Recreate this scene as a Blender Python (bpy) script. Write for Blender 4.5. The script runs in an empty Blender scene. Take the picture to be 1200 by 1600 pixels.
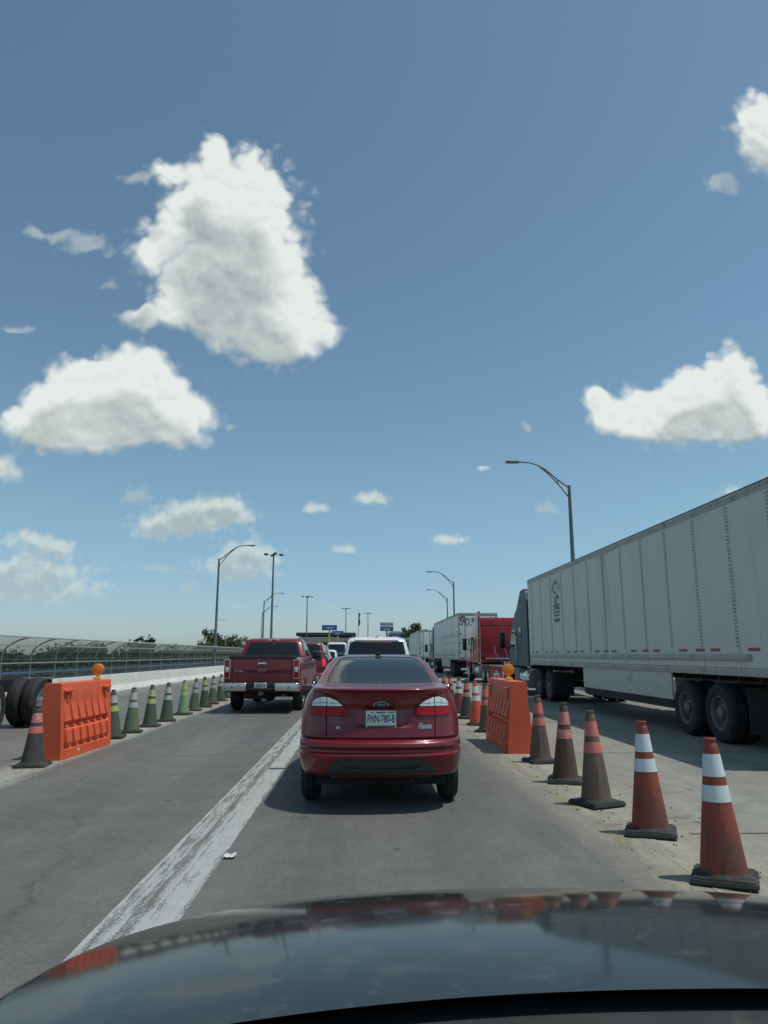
import bpy, bmesh, math, random
from mathutils import Vector, Matrix
R = math.radians
scene = bpy.context.scene
col = scene.collection
random.seed(7)

# ------------------------------------------------------------------ camera
cam_d = bpy.data.cameras.new('camera')
cam_d.sensor_fit = 'VERTICAL'; cam_d.sensor_height = 34.63; cam_d.sensor_width = 34.63
cam_d.lens = 24.0; cam_d.clip_start = 0.05; cam_d.clip_end = 8000
cam = bpy.data.objects.new('camera', cam_d); col.objects.link(cam)
cam.location = (0, 0, 1.48); cam.rotation_euler = (R(90 + 11.36), 0, R(-1.62))
scene.camera = cam
scene.render.resolution_x = 768; scene.render.resolution_y = 1024

# ------------------------------------------------------------------ sun, exposure
SUN_EL, SUN_AZ = 68.0, 100.0          # azimuth clockwise from +Y (the road ahead)
ce = math.cos(R(SUN_EL))
sdir = Vector((math.sin(R(SUN_AZ)) * ce, math.cos(R(SUN_AZ)) * ce, math.sin(R(SUN_EL))))
sd = bpy.data.lights.new('sun', 'SUN'); sd.energy = 2.9; sd.angle = R(0.53); sd.color = (1.0, 0.96, 0.89)
sun = bpy.data.objects.new('sun', sd); col.objects.link(sun)
sun.rotation_euler = sdir.to_track_quat('Z', 'Y').to_euler(); sun.location = (20, 0, 60)
vs = scene.view_settings
vs.view_transform = 'Standard'; vs.look = 'None'; vs.exposure = 0.0; vs.gamma = 1.0; vs.use_curve_mapping = False

# ------------------------------------------------------------------ world: sky and cumulus clouds by direction
world = bpy.data.worlds.new('World'); scene.world = world; world.use_nodes = True
wt = world.node_tree; wt.nodes.clear()
WSTR = 0.085

def nd(t, kind, **kw):
    n = t.nodes.new(kind)
    for k, v in kw.items(): setattr(n, k, v)
    return n
def put(t, sock, v):
    if isinstance(v, bpy.types.NodeSocket): t.links.new(v, sock)
    elif v is not None: sock.default_value = v
def mth(t, op, a, b=None, c=None, clamp=False):
    n = nd(t, 'ShaderNodeMath', operation=op, use_clamp=clamp)
    put(t, n.inputs[0], a); put(t, n.inputs[1], b); put(t, n.inputs[2], c)
    return n.outputs[0]
def vmth(t, op, a, b=None, c=None, out=0):
    n = nd(t, 'ShaderNodeVectorMath', operation=op)
    put(t, n.inputs[0], a); put(t, n.inputs[1], b)
    if c is not None: put(t, n.inputs[2], c)
    return n.outputs[out]
def mapr(t, v, a, b, c=0.0, d=1.0, kind='LINEAR'):
    n = nd(t, 'ShaderNodeMapRange', interpolation_type=kind)
    put(t, n.inputs[0], v)
    for i, x in enumerate((a, b, c, d)): put(t, n.inputs[1 + i], x)
    return n.outputs[0]
def mixc(t, f, a, b, blend='MIX'):
    n = nd(t, 'ShaderNodeMix', data_type='RGBA', blend_type=blend)
    put(t, n.inputs[0], f); put(t, n.inputs[6], a); put(t, n.inputs[7], b)
    return n.outputs[2]
def noise(t, vec, scale, detail=4, rough=0.5, out=0, dist=0.0):
    n = nd(t, 'ShaderNodeTexNoise'); put(t, n.inputs['Vector'], vec)
    n.inputs['Scale'].default_value = scale; n.inputs['Detail'].default_value = detail
    n.inputs['Roughness'].default_value = rough; n.inputs['Distortion'].default_value = dist
    return n.outputs[out]

# clouds: (azimuth slope, elevation slope, half width, half height)
CLOUD = [(-0.183,0.713,0.070,0.086),(-0.246,0.776,0.028,0.045),(-0.261,0.677,0.069,0.067),(-0.169,0.602,0.084,0.122),(-0.254,0.537,0.082,0.070),(-0.165,0.496,0.092,0.060),(-0.335,0.493,0.048,0.022),(-0.068,0.471,0.039,0.027),(-0.135,0.450,0.043,0.036),(-0.118,0.528,0.044,0.064),(-0.315,0.745,0.036,0.025),(-0.326,0.610,0.039,0.044),
 (-0.374,0.345,0.115,0.055),(-0.332,0.408,0.048,0.050),(-0.439,0.352,0.068,0.045),(-0.276,0.345,0.056,0.052),(-0.482,0.325,0.058,0.032),(-0.415,0.392,0.055,0.044),(-0.36,0.38,0.08,0.05),(-0.36,0.315,0.12,0.025),(-0.522,0.259,0.036,0.025),
 (0.479,0.352,0.100,0.046),(0.563,0.415,0.034,0.060),(0.411,0.352,0.053,0.040),(0.49,0.33,0.12,0.025),(0.53,0.385,0.05,0.045),(0.353,0.351,0.024,0.030),(0.576,0.356,0.059,0.041),(0.492,0.391,0.044,0.031),(0.350,0.379,0.016,0.016),
 (0.654,0.859,0.059,0.074),(0.664,0.800,0.053,0.048)]
SOFT = [(-0.246,0.199,0.077,0.030),(-0.200,0.200,0.045,0.024),(-0.294,0.176,0.054,0.020),(-0.162,0.140,0.050,0.027),(-0.179,0.117,0.063,0.025),(-0.466,0.158,0.055,0.018),(-0.425,0.148,0.022,0.012),(-0.445,0.118,0.075,0.022),(-0.430,0.085,0.100,0.022),(-0.50,0.10,0.06,0.03),
 (0.010,0.218,0.035,0.015),(-0.068,0.208,0.028,0.010),(-0.026,0.148,0.024,0.012),(0.120,0.161,0.032,0.011),(0.173,0.270,0.014,0.010),(0.545,0.235,0.025,0.012)]
WISP = [(0.575,0.745,0.026,0.018),(-0.493,0.635,0.058,0.016),(-0.424,0.614,0.053,0.018),(-0.390,0.550,0.015,0.017),(-0.516,0.476,0.030,0.012),(-0.324,0.220,0.034,0.016),(-0.286,0.120,0.052,0.008),(0.269,0.207,0.026,0.012),(0.247,0.330,0.010,0.012),(-0.245,0.095,0.013,0.010),(-0.048,0.062,0.014,0.008),(-0.177,0.072,0.030,0.008),(-0.36,0.735,0.03,0.012)]

def blob_field(t, p, blobs, grow=1.06):
    d = None
    for (u, v, a, b) in blobs:
        a *= grow; b *= grow
        q = vmth(t, 'MULTIPLY_ADD', p, (1.2 / a, 1.2 / b, 0), (-1.2 * u / a, -1.2 * v / b, 0))
        e = mth(t, 'POWER', 0.3679, vmth(t, 'DOT_PRODUCT', q, q, out=1))
        d = e if d is None else mth(t, 'ADD', d, e)
    far = mapr(t, d, 0.0, 0.16, 0.8, 0.0)
    return mth(t, 'SUBTRACT', mth(t, 'MINIMUM', mth(t, 'MULTIPLY', mth(t, 'SUBTRACT', d, 0.235), 1.8), 1.6), far)
def density(t, p, blobs, freq, warp, amp, gain=1.0, det=8):
    wn = noise(t, p, freq * 0.55, 2, 0.5, out=1)
    wv = vmth(t, 'MULTIPLY_ADD', vmth(t, 'SUBTRACT', wn, (0.5, 0.5, 0.5)), (warp, warp * .8, 0.0), p)
    n1 = noise(t, wv, freq, min(det, 6), 0.52)
    vo = nd(t, 'ShaderNodeTexVoronoi', feature='F1'); put(t, vo.inputs['Vector'], wv)
    vo.voronoi_dimensions = '2D'
    vo.inputs['Scale'].default_value = freq * 1.7; vo.inputs['Detail'].default_value = 1.2; vo.inputs['Roughness'].default_value = 0.42
    vv = mth(t, 'MULTIPLY', mth(t, 'SUBTRACT', 0.42, vo.outputs['Distance']), 1.05 * amp)
    nn = mth(t, 'MULTIPLY_ADD', mth(t, 'SUBTRACT', n1, 0.5), 1.7 * amp, vv)
    return mth(t, 'ADD', mth(t, 'MULTIPLY', blob_field(t, wv, blobs), gain), nn)
tc = nd(wt, 'ShaderNodeTexCoord')
sx = nd(wt, 'ShaderNodeSeparateXYZ'); wt.links.new(tc.outputs['Generated'], sx.inputs[0])
ay = mth(wt, 'MAXIMUM', sx.outputs[1], 0.05)
U = mth(wt, 'DIVIDE', sx.outputs[0], ay); V = mth(wt, 'DIVIDE', sx.outputs[2], ay)
cx = nd(wt, 'ShaderNodeCombineXYZ'); put(wt, cx.inputs[0], U); put(wt, cx.inputs[1], V); PV = cx.outputs[0]
sky = nd(wt, 'ShaderNodeTexSky', sky_type='NISHITA')
sky.sun_disc = False; sky.sun_elevation = R(SUN_EL); sky.sun_rotation = R(SUN_AZ)
sky.air_density = 1.0; sky.dust_density = 0.6; sky.ozone_density = 2.0; sky.altitude = 50
skyc = mixc(wt, 1.0, sky.outputs[0], (1.03, 1.32, 1.24, 1), 'MULTIPLY')
hs = nd(wt, 'ShaderNodeHueSaturation'); hs.inputs['Saturation'].default_value = 0.92; hs.inputs['Value'].default_value = 1.0
put(wt, hs.inputs['Color'], skyc)
skyc = mixc(wt, 1.0, hs.outputs[0], mixc(wt, mapr(wt, V, 0.0, 0.26, 0, 1, 'SMOOTHSTEP'), (0.84, 0.82, 1.04, 1), (1, 1, 1, 1)), 'MULTIPLY')
def W(c): return tuple(x / WSTR for x in c) + (1,)
def backg(c):
    n = nd(wt, 'ShaderNodeBackground'); n.inputs[1].default_value = WSTR; put(wt, n.inputs[0], c); return n.outputs[0]
def big(blobs, wisps, off=(0.012, 0.060), rim=0.75, gr=0.74):
    fq = 19.0
    d0 = density(wt, PV, blobs, fq, 0.040, 0.9, 1.0)
    d1 = density(wt, vmth(wt, 'ADD', PV, off + (0.0,)), blobs, fq * .45, 0.055, 0.6, 1.0, 2)
    d2 = density(wt, vmth(wt, 'ADD', PV, (0.003, 0.009, 0.0)), blobs, fq, 0.040, 0.9, 1.0, 5)
    dw = density(wt, vmth(wt, 'ADD', PV, (0.0, -0.026, 0.0)), blobs, fq * .6, 0.040, 0.3, 1.0, 1)
    soft = mapr(wt, dw, 0.1, 1.0, 1.5, 0.85, 'SMOOTHSTEP')
    a_ = mapr(wt, d0, -0.12, soft, 0, 1, 'SMOOTHSTEP')
    sh = mth(wt, 'MULTIPLY', mapr(wt, d1, 0.15, 1.9, 0, 1, 'SMOOTHSTEP'), mapr(wt, d0, 0.2, 1.4, rim, 1, 'SMOOTHSTEP'))
    rel = mth(wt, 'MULTIPLY', mth(wt, 'SUBTRACT', d2, d0), mapr(wt, d0, 0.2, 1.8, 0.50, 0.26))
    sh = mth(wt, 'ADD', mth(wt, 'MULTIPLY', sh, gr), rel, clamp=True)
    c = mixc(wt, sh, W((0.78, 0.835, 0.80)), W((0.36, 0.425, 0.435)))
    w_ = density(wt, PV, wisps, 24.0, 0.05, 1.2)
    o_ = mixc(wt, mapr(wt, w_, -0.1, 1.2, 0, 0.50, 'SMOOTHSTEP'), skyc, W((0.55, 0.63, 0.61)))
    return backg(mixc(wt, a_, o_, c))
def low(blobs, wisps):
    d0 = density(wt, PV, blobs, 34.0, 0.022, 0.9, 1.0)
    d1 = density(wt, vmth(wt, 'ADD', PV, (0.004, 0.013, 0.0)), blobs, 34.0, 0.022, 0.9, 1.0, 5)
    a_ = mapr(wt, d0, -0.1, 1.5, 0, mapr(wt, V, 0.08, 0.22, 0.58, 0.88), 'SMOOTHSTEP')
    c = mixc(wt, mapr(wt, d1, 0.3, 1.7, 0, 1, 'SMOOTHSTEP'), W((0.66, 0.73, 0.68)), W((0.42, 0.49, 0.48)))
    w_ = density(wt, PV, wisps, 36.0, 0.03, 1.1)
    o_ = mixc(wt, mapr(wt, w_, -0.1, 1.2, 0, 0.45, 'SMOOTHSTEP'), skyc, W((0.48, 0.56, 0.55)))
    return backg(mixc(wt, a_, o_, c))
def sel(f, a, b):
    n = nd(wt, 'ShaderNodeMixShader'); put(wt, n.inputs[0], f); wt.links.new(a, n.inputs[1]); wt.links.new(b, n.inputs[2]); return n.outputs[0]
plain = backg(skyc)
split = mth(wt, 'MULTIPLY_ADD', mth(wt, 'MINIMUM', mth(wt, 'ADD', U, 0.40), 0.0), 0.5, 0.27)
isHi = mth(wt, 'GREATER_THAN', V, split); isR = mth(wt, 'GREATER_THAN', U, 0.12)
WL = [c for c in WISP if c[0] < .12 and c[1] > .27]
split2 = mth(wt, 'MULTIPLY_ADD', mth(wt, 'MAXIMUM', mth(wt, 'ADD', U, 0.336), 0.0), -0.42, 0.470)
isUp = mth(wt, 'GREATER_THAN', V, split2)
hiL1 = big([c for c in CLOUD if c[0] < .12 and c[1] > .42], [c for c in WL if c[1] > .45], (0.02, 0.10), 0.35, 0.95)
hiL2 = big([c for c in CLOUD if c[0] < .12 and c[1] < .42], [(-0.2, .33, .01, .008)])
hiL = sel(isUp, hiL2, hiL1)
hiR = big([c for c in CLOUD if c[0] > .12], [c for c in WISP if c[0] > .12 and c[1] > .27])
loA = low(SOFT, [c for c in WISP if c[1] < .27])
inside = mth(wt, 'MULTIPLY', mth(wt, 'GREATER_THAN', sx.outputs[1], 0.25), mth(wt, 'MULTIPLY', mth(wt, 'GREATER_THAN', V, 0.02), mth(wt, 'MULTIPLY', mth(wt, 'LESS_THAN', V, 1.0), mth(wt, 'LESS_THAN', mth(wt, 'ABSOLUTE', U), 0.9))))
fin = sel(inside, plain, sel(isHi, loA, sel(isR, hiL, hiR)))
wo = nd(wt, 'ShaderNodeOutputWorld'); wt.links.new(fin, wo.inputs[0])
world.cycles.sampling_method = 'NONE'

# ------------------------------------------------------------------ materials
MATS = {}
def new_mat(name):
    m = bpy.data.materials.new(name); m.use_nodes = True
    t = m.node_tree; b = t.nodes['Principled BSDF']
    return m, t, b
def mat(name, c, rough=0.6, metal=0.0, var=0.12, scale=6.0, coat=0.0, dirt=None, dirt_amt=0.0, dirt_scale=4.0, bump=0.0, bscale=40, spec=0.5, emit=None, trans=0.0, streak=False):
    if name in MATS: return MATS[name]
    m, t, b = new_mat(name)
    tcn = nd(t, 'ShaderNodeTexCoord'); ob = tcn.outputs['Object']
    n = noise(t, ob, scale, 6, 0.6)
    lo = tuple(x * (1 - var) for x in c[:3]) + (1,); hi = tuple(min(1, x * (1 + var)) for x in c[:3]) + (1,)
    cc = mixc(t, mapr(t, n, 0.3, 0.7), lo, hi)
    rr = mapr(t, n, 0.3, 0.7, max(0.02, rough * 0.88), min(1, rough * 1.12))
    if dirt:
        dv = ob
        if streak:
            mp = nd(t, 'ShaderNodeMapping'); mp.inputs['Scale'].default_value = (1.6, 1.6, 0.30); t.links.new(ob, mp.inputs[0]); dv = mp.outputs[0]
        d = noise(t, dv, dirt_scale, 8, 0.68, dist=0.4)
        f = mapr(t, d, 0.62 - 0.25 * dirt_amt, 0.72 - 0.15 * dirt_amt, 0, min(1, 0.45 + dirt_amt * 0.5), 'SMOOTHSTEP')
        cc = mixc(t, f, cc, tuple(dirt) + (1,))
        rr = mth(t, 'ADD', rr, mth(t, 'MULTIPLY', f, 0.2), clamp=True)
    put(t, b.inputs['Base Color'], cc); put(t, b.inputs['Roughness'], rr)
    b.inputs['Metallic'].default_value = metal; b.inputs['Specular IOR Level'].default_value = spec
    b.inputs['Coat Weight'].default_value = coat; b.inputs['Coat Roughness'].default_value = 0.06
    if bump:
        bn = nd(t, 'ShaderNodeBump'); bn.inputs['Strength'].default_value = bump; bn.inputs['Distance'].default_value = 0.01
        put(t, bn.inputs['Height'], noise(t, ob, bscale, 5, 0.6)); put(t, b.inputs['Normal'], bn.outputs[0])
    if emit:
        b.inputs['Emission Color'].default_value = tuple(emit[:3]) + (1,); b.inputs['Emission Strength'].default_value = emit[3]
    if trans: b.inputs['Transmission Weight'].default_value = trans
    MATS[name] = m
    return m

def paint(name, c, metal=0.25, rough=0.32, dirt_amt=0.05):
    return mat(name, c, rough, metal, 0.04, 2.0, coat=0.55, dirt=(0.20, 0.18, 0.15), dirt_amt=dirt_amt, dirt_scale=2.2)

M_RED = paint('red car paint', (0.160, 0.008, 0.014), 0.12, 0.33)
M_RED2 = paint('red pickup paint', (0.165, 0.007, 0.014), 0.12, 0.35)
M_RED3 = paint('red tractor paint', (0.46, 0.020, 0.030), 0.0, 0.4, 0.10)
M_SOOT = mat('sooty red panel', (0.36, 0.016, 0.024), 0.5, 0, 0.06, 1.0, dirt=(0.05, 0.012, 0.014), dirt_amt=0.42, dirt_scale=1.4)
M_WHITE = paint('white car paint', (0.74, 0.76, 0.74), 0.0)
M_BLACKP = paint('black car paint', (0.012, 0.014, 0.015), 0.1, 0.2, 0.0)
M_SILV = paint('silver car paint', (0.42, 0.44, 0.44), 0.5)
M_BLUEP = mat('blue grey tractor paint', (0.085, 0.125, 0.145), 0.55, 0, 0.1, 1.5, spec=0.35, dirt=(0.14, 0.14, 0.13), dirt_amt=0.2, dirt_scale=2)
M_DGRN = paint('dark green tractor paint', (0.055, 0.062, 0.045), 0.1, 0.4, 0.2)
M_GLASS = mat('tinted glass', (0.012, 0.016, 0.017), 0.03, 0, 0.02, 1, spec=0.6)
M_GLASS2 = mat('grey tinted glass', (0.020, 0.029, 0.029), 0.05, 0, 0.02, 1, spec=0.30)
M_PLAST = mat('black plastic', (0.022, 0.024, 0.025), 0.55, 0, 0.15, 8)
M_PLASTG = mat('grey plastic trim', (0.035, 0.043, 0.043), 0.42, 0, 0.15, 4)
M_DARK = mat('dark underbody', (0.010, 0.010, 0.011), 0.8)
M_GAP = mat('panel gap', (0.004, 0.003, 0.004), 0.9)
M_TYRE = mat('tyre rubber', (0.018, 0.018, 0.019), 0.8, 0, 0.2, 10, dirt=(0.09, 0.085, 0.075), dirt_amt=0.3, dirt_scale=5, bump=0.2)
M_ALU = mat('polished aluminium', (0.62, 0.64, 0.64), 0.28, 0.9, 0.08, 8, dirt=(0.15, 0.14, 0.12), dirt_amt=0.25, dirt_scale=8)
M_RIM = mat('dull wheel metal', (0.17, 0.17, 0.165), 0.55, 0.2, 0.12, 8, dirt=(0.07, 0.065, 0.06), dirt_amt=0.4)
M_CHROME = mat('chrome', (0.60, 0.62, 0.61), 0.26, 0.95, 0.05, 6, dirt=(0.25, 0.24, 0.22), dirt_amt=0.2)
M_STEEL = mat('galvanized steel', (0.16, 0.19, 0.19), 0.55, 0.3, 0.12, 3)
M_FENCE = mat('green grey coated steel', (0.20, 0.25, 0.21), 0.55, 0.2, 0.12, 3)
M_FENCEL = mat('pale fence rail', (0.42, 0.46, 0.42), 0.55, 0.2, 0.12, 3)
M_BLUER = mat('blue rail paint', (0.055, 0.10, 0.21), 0.5, 0.1, 0.12, 3)
M_CONC = mat('pale concrete', (0.56, 0.56, 0.50), 0.85, 0, 0.10, 1.2, dirt=(0.36, 0.35, 0.30), dirt_amt=0.35, dirt_scale=1.3, bump=0.3)
M_LAMPR = mat('red lamp lens', (0.33, 0.006, 0.012), 0.25, 0, 0.06, 30, spec=0.3)
M_LAMPD = mat('dark red lamp surround', (0.17, 0.004, 0.008), 0.2, 0, 0.05, 30, spec=0.35)
M_LAMPW = mat('clear lamp lens', (0.66, 0.72, 0.70), 0.10, 0.35, 0.15, 40, coat=0.6)
M_LAMPON = mat('lit brake lamp', (0.4, 0.02, 0.03), 0.2, 0, 0.05, 10, emit=(1.0, 0.05, 0.10, 0.6))
M_CHML = mat('red high brake lens', (0.42, 0.05, 0.05), 0.2, 0, 0.05, 10)
M_PLATE = mat('plate white', (0.60, 0.66, 0.64), 0.4, 0, 0.06, 10)
M_INK = mat('plate ink', (0.015, 0.05, 0.05), 0.5)
M_INKG = mat('plate grey green band', (0.06, 0.10, 0.09), 0.5, 0, 0.5, 60)
M_BLACK = mat('black lettering', (0.03, 0.034, 0.038), 0.6)
M_OVAL = mat('blue badge', (0.02, 0.05, 0.09), 0.2, 0.2, 0.05, 10, coat=0.5)
M_ORANGE = mat('orange barrier plastic', (0.72, 0.115, 0.042), 0.5, 0, 0.08, 3, dirt=(0.30, 0.12, 0.07), dirt_amt=0.18, dirt_scale=5, bump=0.12, bscale=25)
M_AMBER = mat('amber lens', (0.72, 0.22, 0.01), 0.18, 0, 0.15, 60, coat=0.5)
M_YELB = mat('yellow lamp bracket', (0.75, 0.50, 0.06), 0.45)
M_TRAIL = mat('white trailer skin', (0.57, 0.59, 0.555), 0.5, 0, 0.07, 0.8, dirt=(0.40, 0.41, 0.36), dirt_amt=0.28, dirt_scale=1.1, streak=True)
M_TRAIL2 = mat('silver trailer skin', (0.62, 0.66, 0.66), 0.38, 0.15, 0.10, 1.0, dirt=(0.35, 0.36, 0.34), dirt_amt=0.35, dirt_scale=1.6)
M_TRAILD = mat('white trailer door', (0.66, 0.70, 0.68), 0.45, 0, 0.05, 1.0, dirt=(0.4, 0.4, 0.38), dirt_amt=0.2, dirt_scale=2)
M_RAIL = mat('aluminium trailer rail', (0.38, 0.39, 0.355), 0.5, 0.25, 0.12, 2.0, dirt=(0.20, 0.195, 0.165), dirt_amt=0.45, dirt_scale=3)
M_SKIRT = mat('dirty white skirt', (0.52, 0.52, 0.49), 0.5, 0, 0.08, 1.5, dirt=(0.25, 0.24, 0.21), dirt_amt=0.3, dirt_scale=1.5)
M_RUBBER = mat('black rubber', (0.012, 0.012, 0.013), 0.7, 0, 0.15, 5)
M_REFL = mat('red reflective tape', (0.26, 0.02, 0.03), 0.35)
M_BASE = mat('cone base rubber', (0.030, 0.031, 0.028), 0.8, 0, 0.25, 7, dirt=(0.12, 0.115, 0.095), dirt_amt=0.35, dirt_scale=7, bump=0.3)
M_CO = mat('faded orange cone', (0.285, 0.056, 0.034), 0.65, 0, 0.16, 5, dirt=(0.10, 0.055, 0.042), dirt_amt=0.75, dirt_scale=4, bump=0.4, bscale=18, streak=True)
M_CB = mat('bright orange cone', (0.62, 0.09, 0.035), 0.55, 0, 0.08, 5, dirt=(0.3, 0.10, 0.06), dirt_amt=0.15, dirt_scale=6)
M_CD = mat('grimy brown cone', (0.150, 0.108, 0.082), 0.75, 0, 0.15, 5, dirt=(0.055, 0.05, 0.042), dirt_amt=0.6, dirt_scale=6, bump=0.4, bscale=18, streak=True)
M_CD2 = mat('grimy red brown cone', (0.120, 0.072, 0.052), 0.75, 0, 0.15, 5, dirt=(0.06, 0.05, 0.042), dirt_amt=0.6, dirt_scale=6, bump=0.4, bscale=18, streak=True)
M_CX = mat('blackened cone', (0.060, 0.058, 0.054), 0.8, 0, 0.2, 5, dirt=(0.13, 0.125, 0.115), dirt_amt=0.2, dirt_scale=9, bump=0.2)
M_CG = mat('pale green cone', (0.20, 0.32, 0.18), 0.65, 0, 0.12, 5, dirt=(0.07, 0.10, 0.06), dirt_amt=0.25, dirt_scale=7)
M_CG2 = mat('grimy green cone', (0.115, 0.165, 0.095), 0.75, 0, 0.15, 5, dirt=(0.055, 0.065, 0.045), dirt_amt=0.4, dirt_scale=7)
M_CG3 = mat('dark green cone', (0.070, 0.102, 0.062), 0.75, 0, 0.15, 5, dirt=(0.045, 0.05, 0.04), dirt_amt=0.4, dirt_scale=7)
M_BW = mat('white reflective band', (0.62, 0.68, 0.68), 0.45, 0, 0.05, 8, dirt=(0.35, 0.36, 0.36), dirt_amt=0.15, dirt_scale=14)
M_BP = mat('pink reflective band', (0.62, 0.17, 0.135), 0.5, 0, 0.08, 8, dirt=(0.40, 0.30, 0.26), dirt_amt=0.2, dirt_scale=12)
M_BP2 = mat('scuffed pink band', (0.58, 0.20, 0.16), 0.5, 0, 0.1, 8, dirt=(0.62, 0.55, 0.52), dirt_amt=0.55, dirt_scale=16)
M_BL = mat('lime reflective band', (0.40, 0.49, 0.17), 0.5, 0, 0.08, 8)
M_BWG = mat('dirty white band', (0.42, 0.46, 0.40), 0.55, 0, 0.1, 8, dirt=(0.2, 0.22, 0.17), dirt_amt=0.3, dirt_scale=14)
M_SIGNB = mat('blue sign face', (0.025, 0.095, 0.26), 0.5)
M_SIGNG = mat('grey sign face', (0.34, 0.40, 0.40), 0.5)
M_SIGNW = mat('sign lettering white', (0.5, 0.58, 0.62), 0.5)
M_YEL = mat('yellow column paint', (0.62, 0.42, 0.05), 0.5)
M_ROOF = mat('dark canopy', (0.035, 0.045, 0.05), 0.6)
M_WALL = mat('plaza wall', (0.50, 0.52, 0.50), 0.7)
M_FLAG = mat('flag cloth', (0.05, 0.07, 0.09), 0.8)
M_PAPER = mat('white paper', (0.55, 0.57, 0.55), 0.7)
M_BARK = mat('bark', (0.09, 0.07, 0.05), 0.9, bump=0.5)

def leaf_mat(name, c1, c2):
    m, t, b = new_mat(name)
    oi = nd(t, 'ShaderNodeTexCoord'); n = noise(t, oi.outputs['Object'], 1.1, 4, 0.6)
    gi_ = nd(t, 'ShaderNodeNewGeometry')
    f = mth(t, 'ADD', mth(t, 'MULTIPLY', n, 0.6), mth(t, 'MULTIPLY', gi_.outputs['Random Per Island'], 0.45))
    put(t, b.inputs['Base Color'], mixc(t, mapr(t, f, 0.25, 0.8), c1 + (1,), c2 + (1,)))
    b.inputs['Roughness'].default_value = 0.65; b.inputs['Specular IOR Level'].default_value = 0.2
    return m
M_LEAF = leaf_mat('bush leaves', (0.045, 0.065, 0.022), (0.12, 0.135, 0.05))
M_LEAFD = leaf_mat('dark tree leaves', (0.026, 0.050, 0.032), (0.062, 0.092, 0.056))

# ------------------------------------------------------------------ mesh helpers
def sharpen(me, ang=35):
    for p in me.polygons: p.use_smooth = True
    me.set_sharp_from_angle(angle=R(ang))
class MB:
    def __init__(s): s.bm = bmesh.new()
    def addv(s, verts, faces):
        vs_ = [s.bm.verts.new(v) for v in verts]
        for f in faces:
            try: s.bm.faces.new([vs_[i] for i in f])
            except ValueError: pass
    def merge(s, tmp):
        me = bpy.data.meshes.new('t'); tmp.to_mesh(me); tmp.free(); s.bm.from_mesh(me); bpy.data.meshes.remove(me)
    def box(s, c, size, rot=None, bev=0.0, seg=2):
        t = bmesh.new(); bmesh.ops.create_cube(t, size=1.0)
        bmesh.ops.scale(t, vec=size, verts=t.verts)
        if bev: bmesh.ops.bevel(t, geom=t.edges[:], offset=bev, segments=seg, affect='EDGES', profile=0.6)
        M = Matrix.Translation(c)
        if rot is not None: M = M @ (rot if isinstance(rot, Matrix) else Matrix.Rotation(rot, 4, 'Z'))
        bmesh.ops.transform(t, matrix=M, verts=t.verts); s.merge(t); return s
    def tube(s, pts, r, n=8, cap=True):
        pts = [Vector(p) for p in pts]; rs = r if isinstance(r, (list, tuple)) else [r] * len(pts)
        rings = []; prev = None
        for i, p in enumerate(pts):
            d = (pts[min(i + 1, len(pts) - 1)] - pts[max(i - 1, 0)]).normalized()
            if prev is None:
                a = Vector((0, 0, 1)) if abs(d.z) < 0.9 else Vector((1, 0, 0))
                u = d.cross(a).normalized()
            else: u = (prev - d * prev.dot(d)).normalized()
            prev = u; w = d.cross(u)
            rings.append([p + (u * math.cos(2 * math.pi * k / n) + w * math.sin(2 * math.pi * k / n)) * rs[i] for k in range(n)])
        s.loft(rings, cap=cap); return s
    def loft(s, rings, cap=True, closed=True):
        n = len(rings[0]); V_ = [[s.bm.verts.new(p) for p in r] for r in rings]
        for i in range(len(rings) - 1):
            for k in range(n if closed else n - 1):
                k2 = (k + 1) % n
                try: s.bm.faces.new((V_[i][k], V_[i][k2], V_[i + 1][k2], V_[i + 1][k]))
                except ValueError: pass
        if cap:
            try: s.bm.faces.new(V_[0][::-1]); s.bm.faces.new(V_[-1])
            except ValueError: pass
        return s
    def lathe(s, prof, n=32, M=None, cap=True):
        rings = [[Vector((r * math.cos(2 * math.pi * k / n), r * math.sin(2 * math.pi * k / n), z)) for k in range(n)] for r, z in prof]
        if M is not None: rings = [[M @ v for v in r] for r in rings]
        s.loft(rings, cap=cap); return s
    def prism(s, poly, a, b, axis='x', bev=0.0):
        # poly: 2D points in the two other axes (in order), extruded along axis a..b
        t = bmesh.new()
        def P3(p, q): return {'x': (q, p[0], p[1]), 'y': (p[0], q, p[1]), 'z': (p[0], p[1], q)}[axis]
        r0 = [t.verts.new(P3(p, a)) for p in poly]; r1 = [t.verts.new(P3(p, b)) for p in poly]
        n = len(poly)
        for k in range(n): t.faces.new((r0[k], r0[(k + 1) % n], r1[(k + 1) % n], r1[k]))
        t.faces.new(r0[::-1]); t.faces.new(r1)
        bmesh.ops.recalc_face_normals(t, faces=t.faces)
        if bev: bmesh.ops.bevel(t, geom=t.edges[:], offset=bev, segments=2, affect='EDGES', profile=0.6)
        s.merge(t); return s
    def build(s, name, m, parent=None, ang=35, recalc=True, loc=None):
        if recalc: bmesh.ops.recalc_face_normals(s.bm, faces=s.bm.faces)
        me = bpy.data.meshes.new(name); s.bm.to_mesh(me); s.bm.free()
        me.materials.append(m); sharpen(me, ang)
        o = bpy.data.objects.new(name, me); col.objects.link(o)
        if parent is not None: o.parent = parent
        if loc: o.location = loc
        return o
def tag(o, label=None, cat=None, group=None, kind=None):
    if label: o['label'] = label
    if cat: o['category'] = cat
    if group: o['group'] = group
    if kind: o['kind'] = kind
    return o
def empty(name, loc, rz=0.0):
    o = bpy.data.objects.new(name, None); col.objects.link(o); o.location = loc; o.rotation_euler = (0, 0, rz); return o
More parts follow.
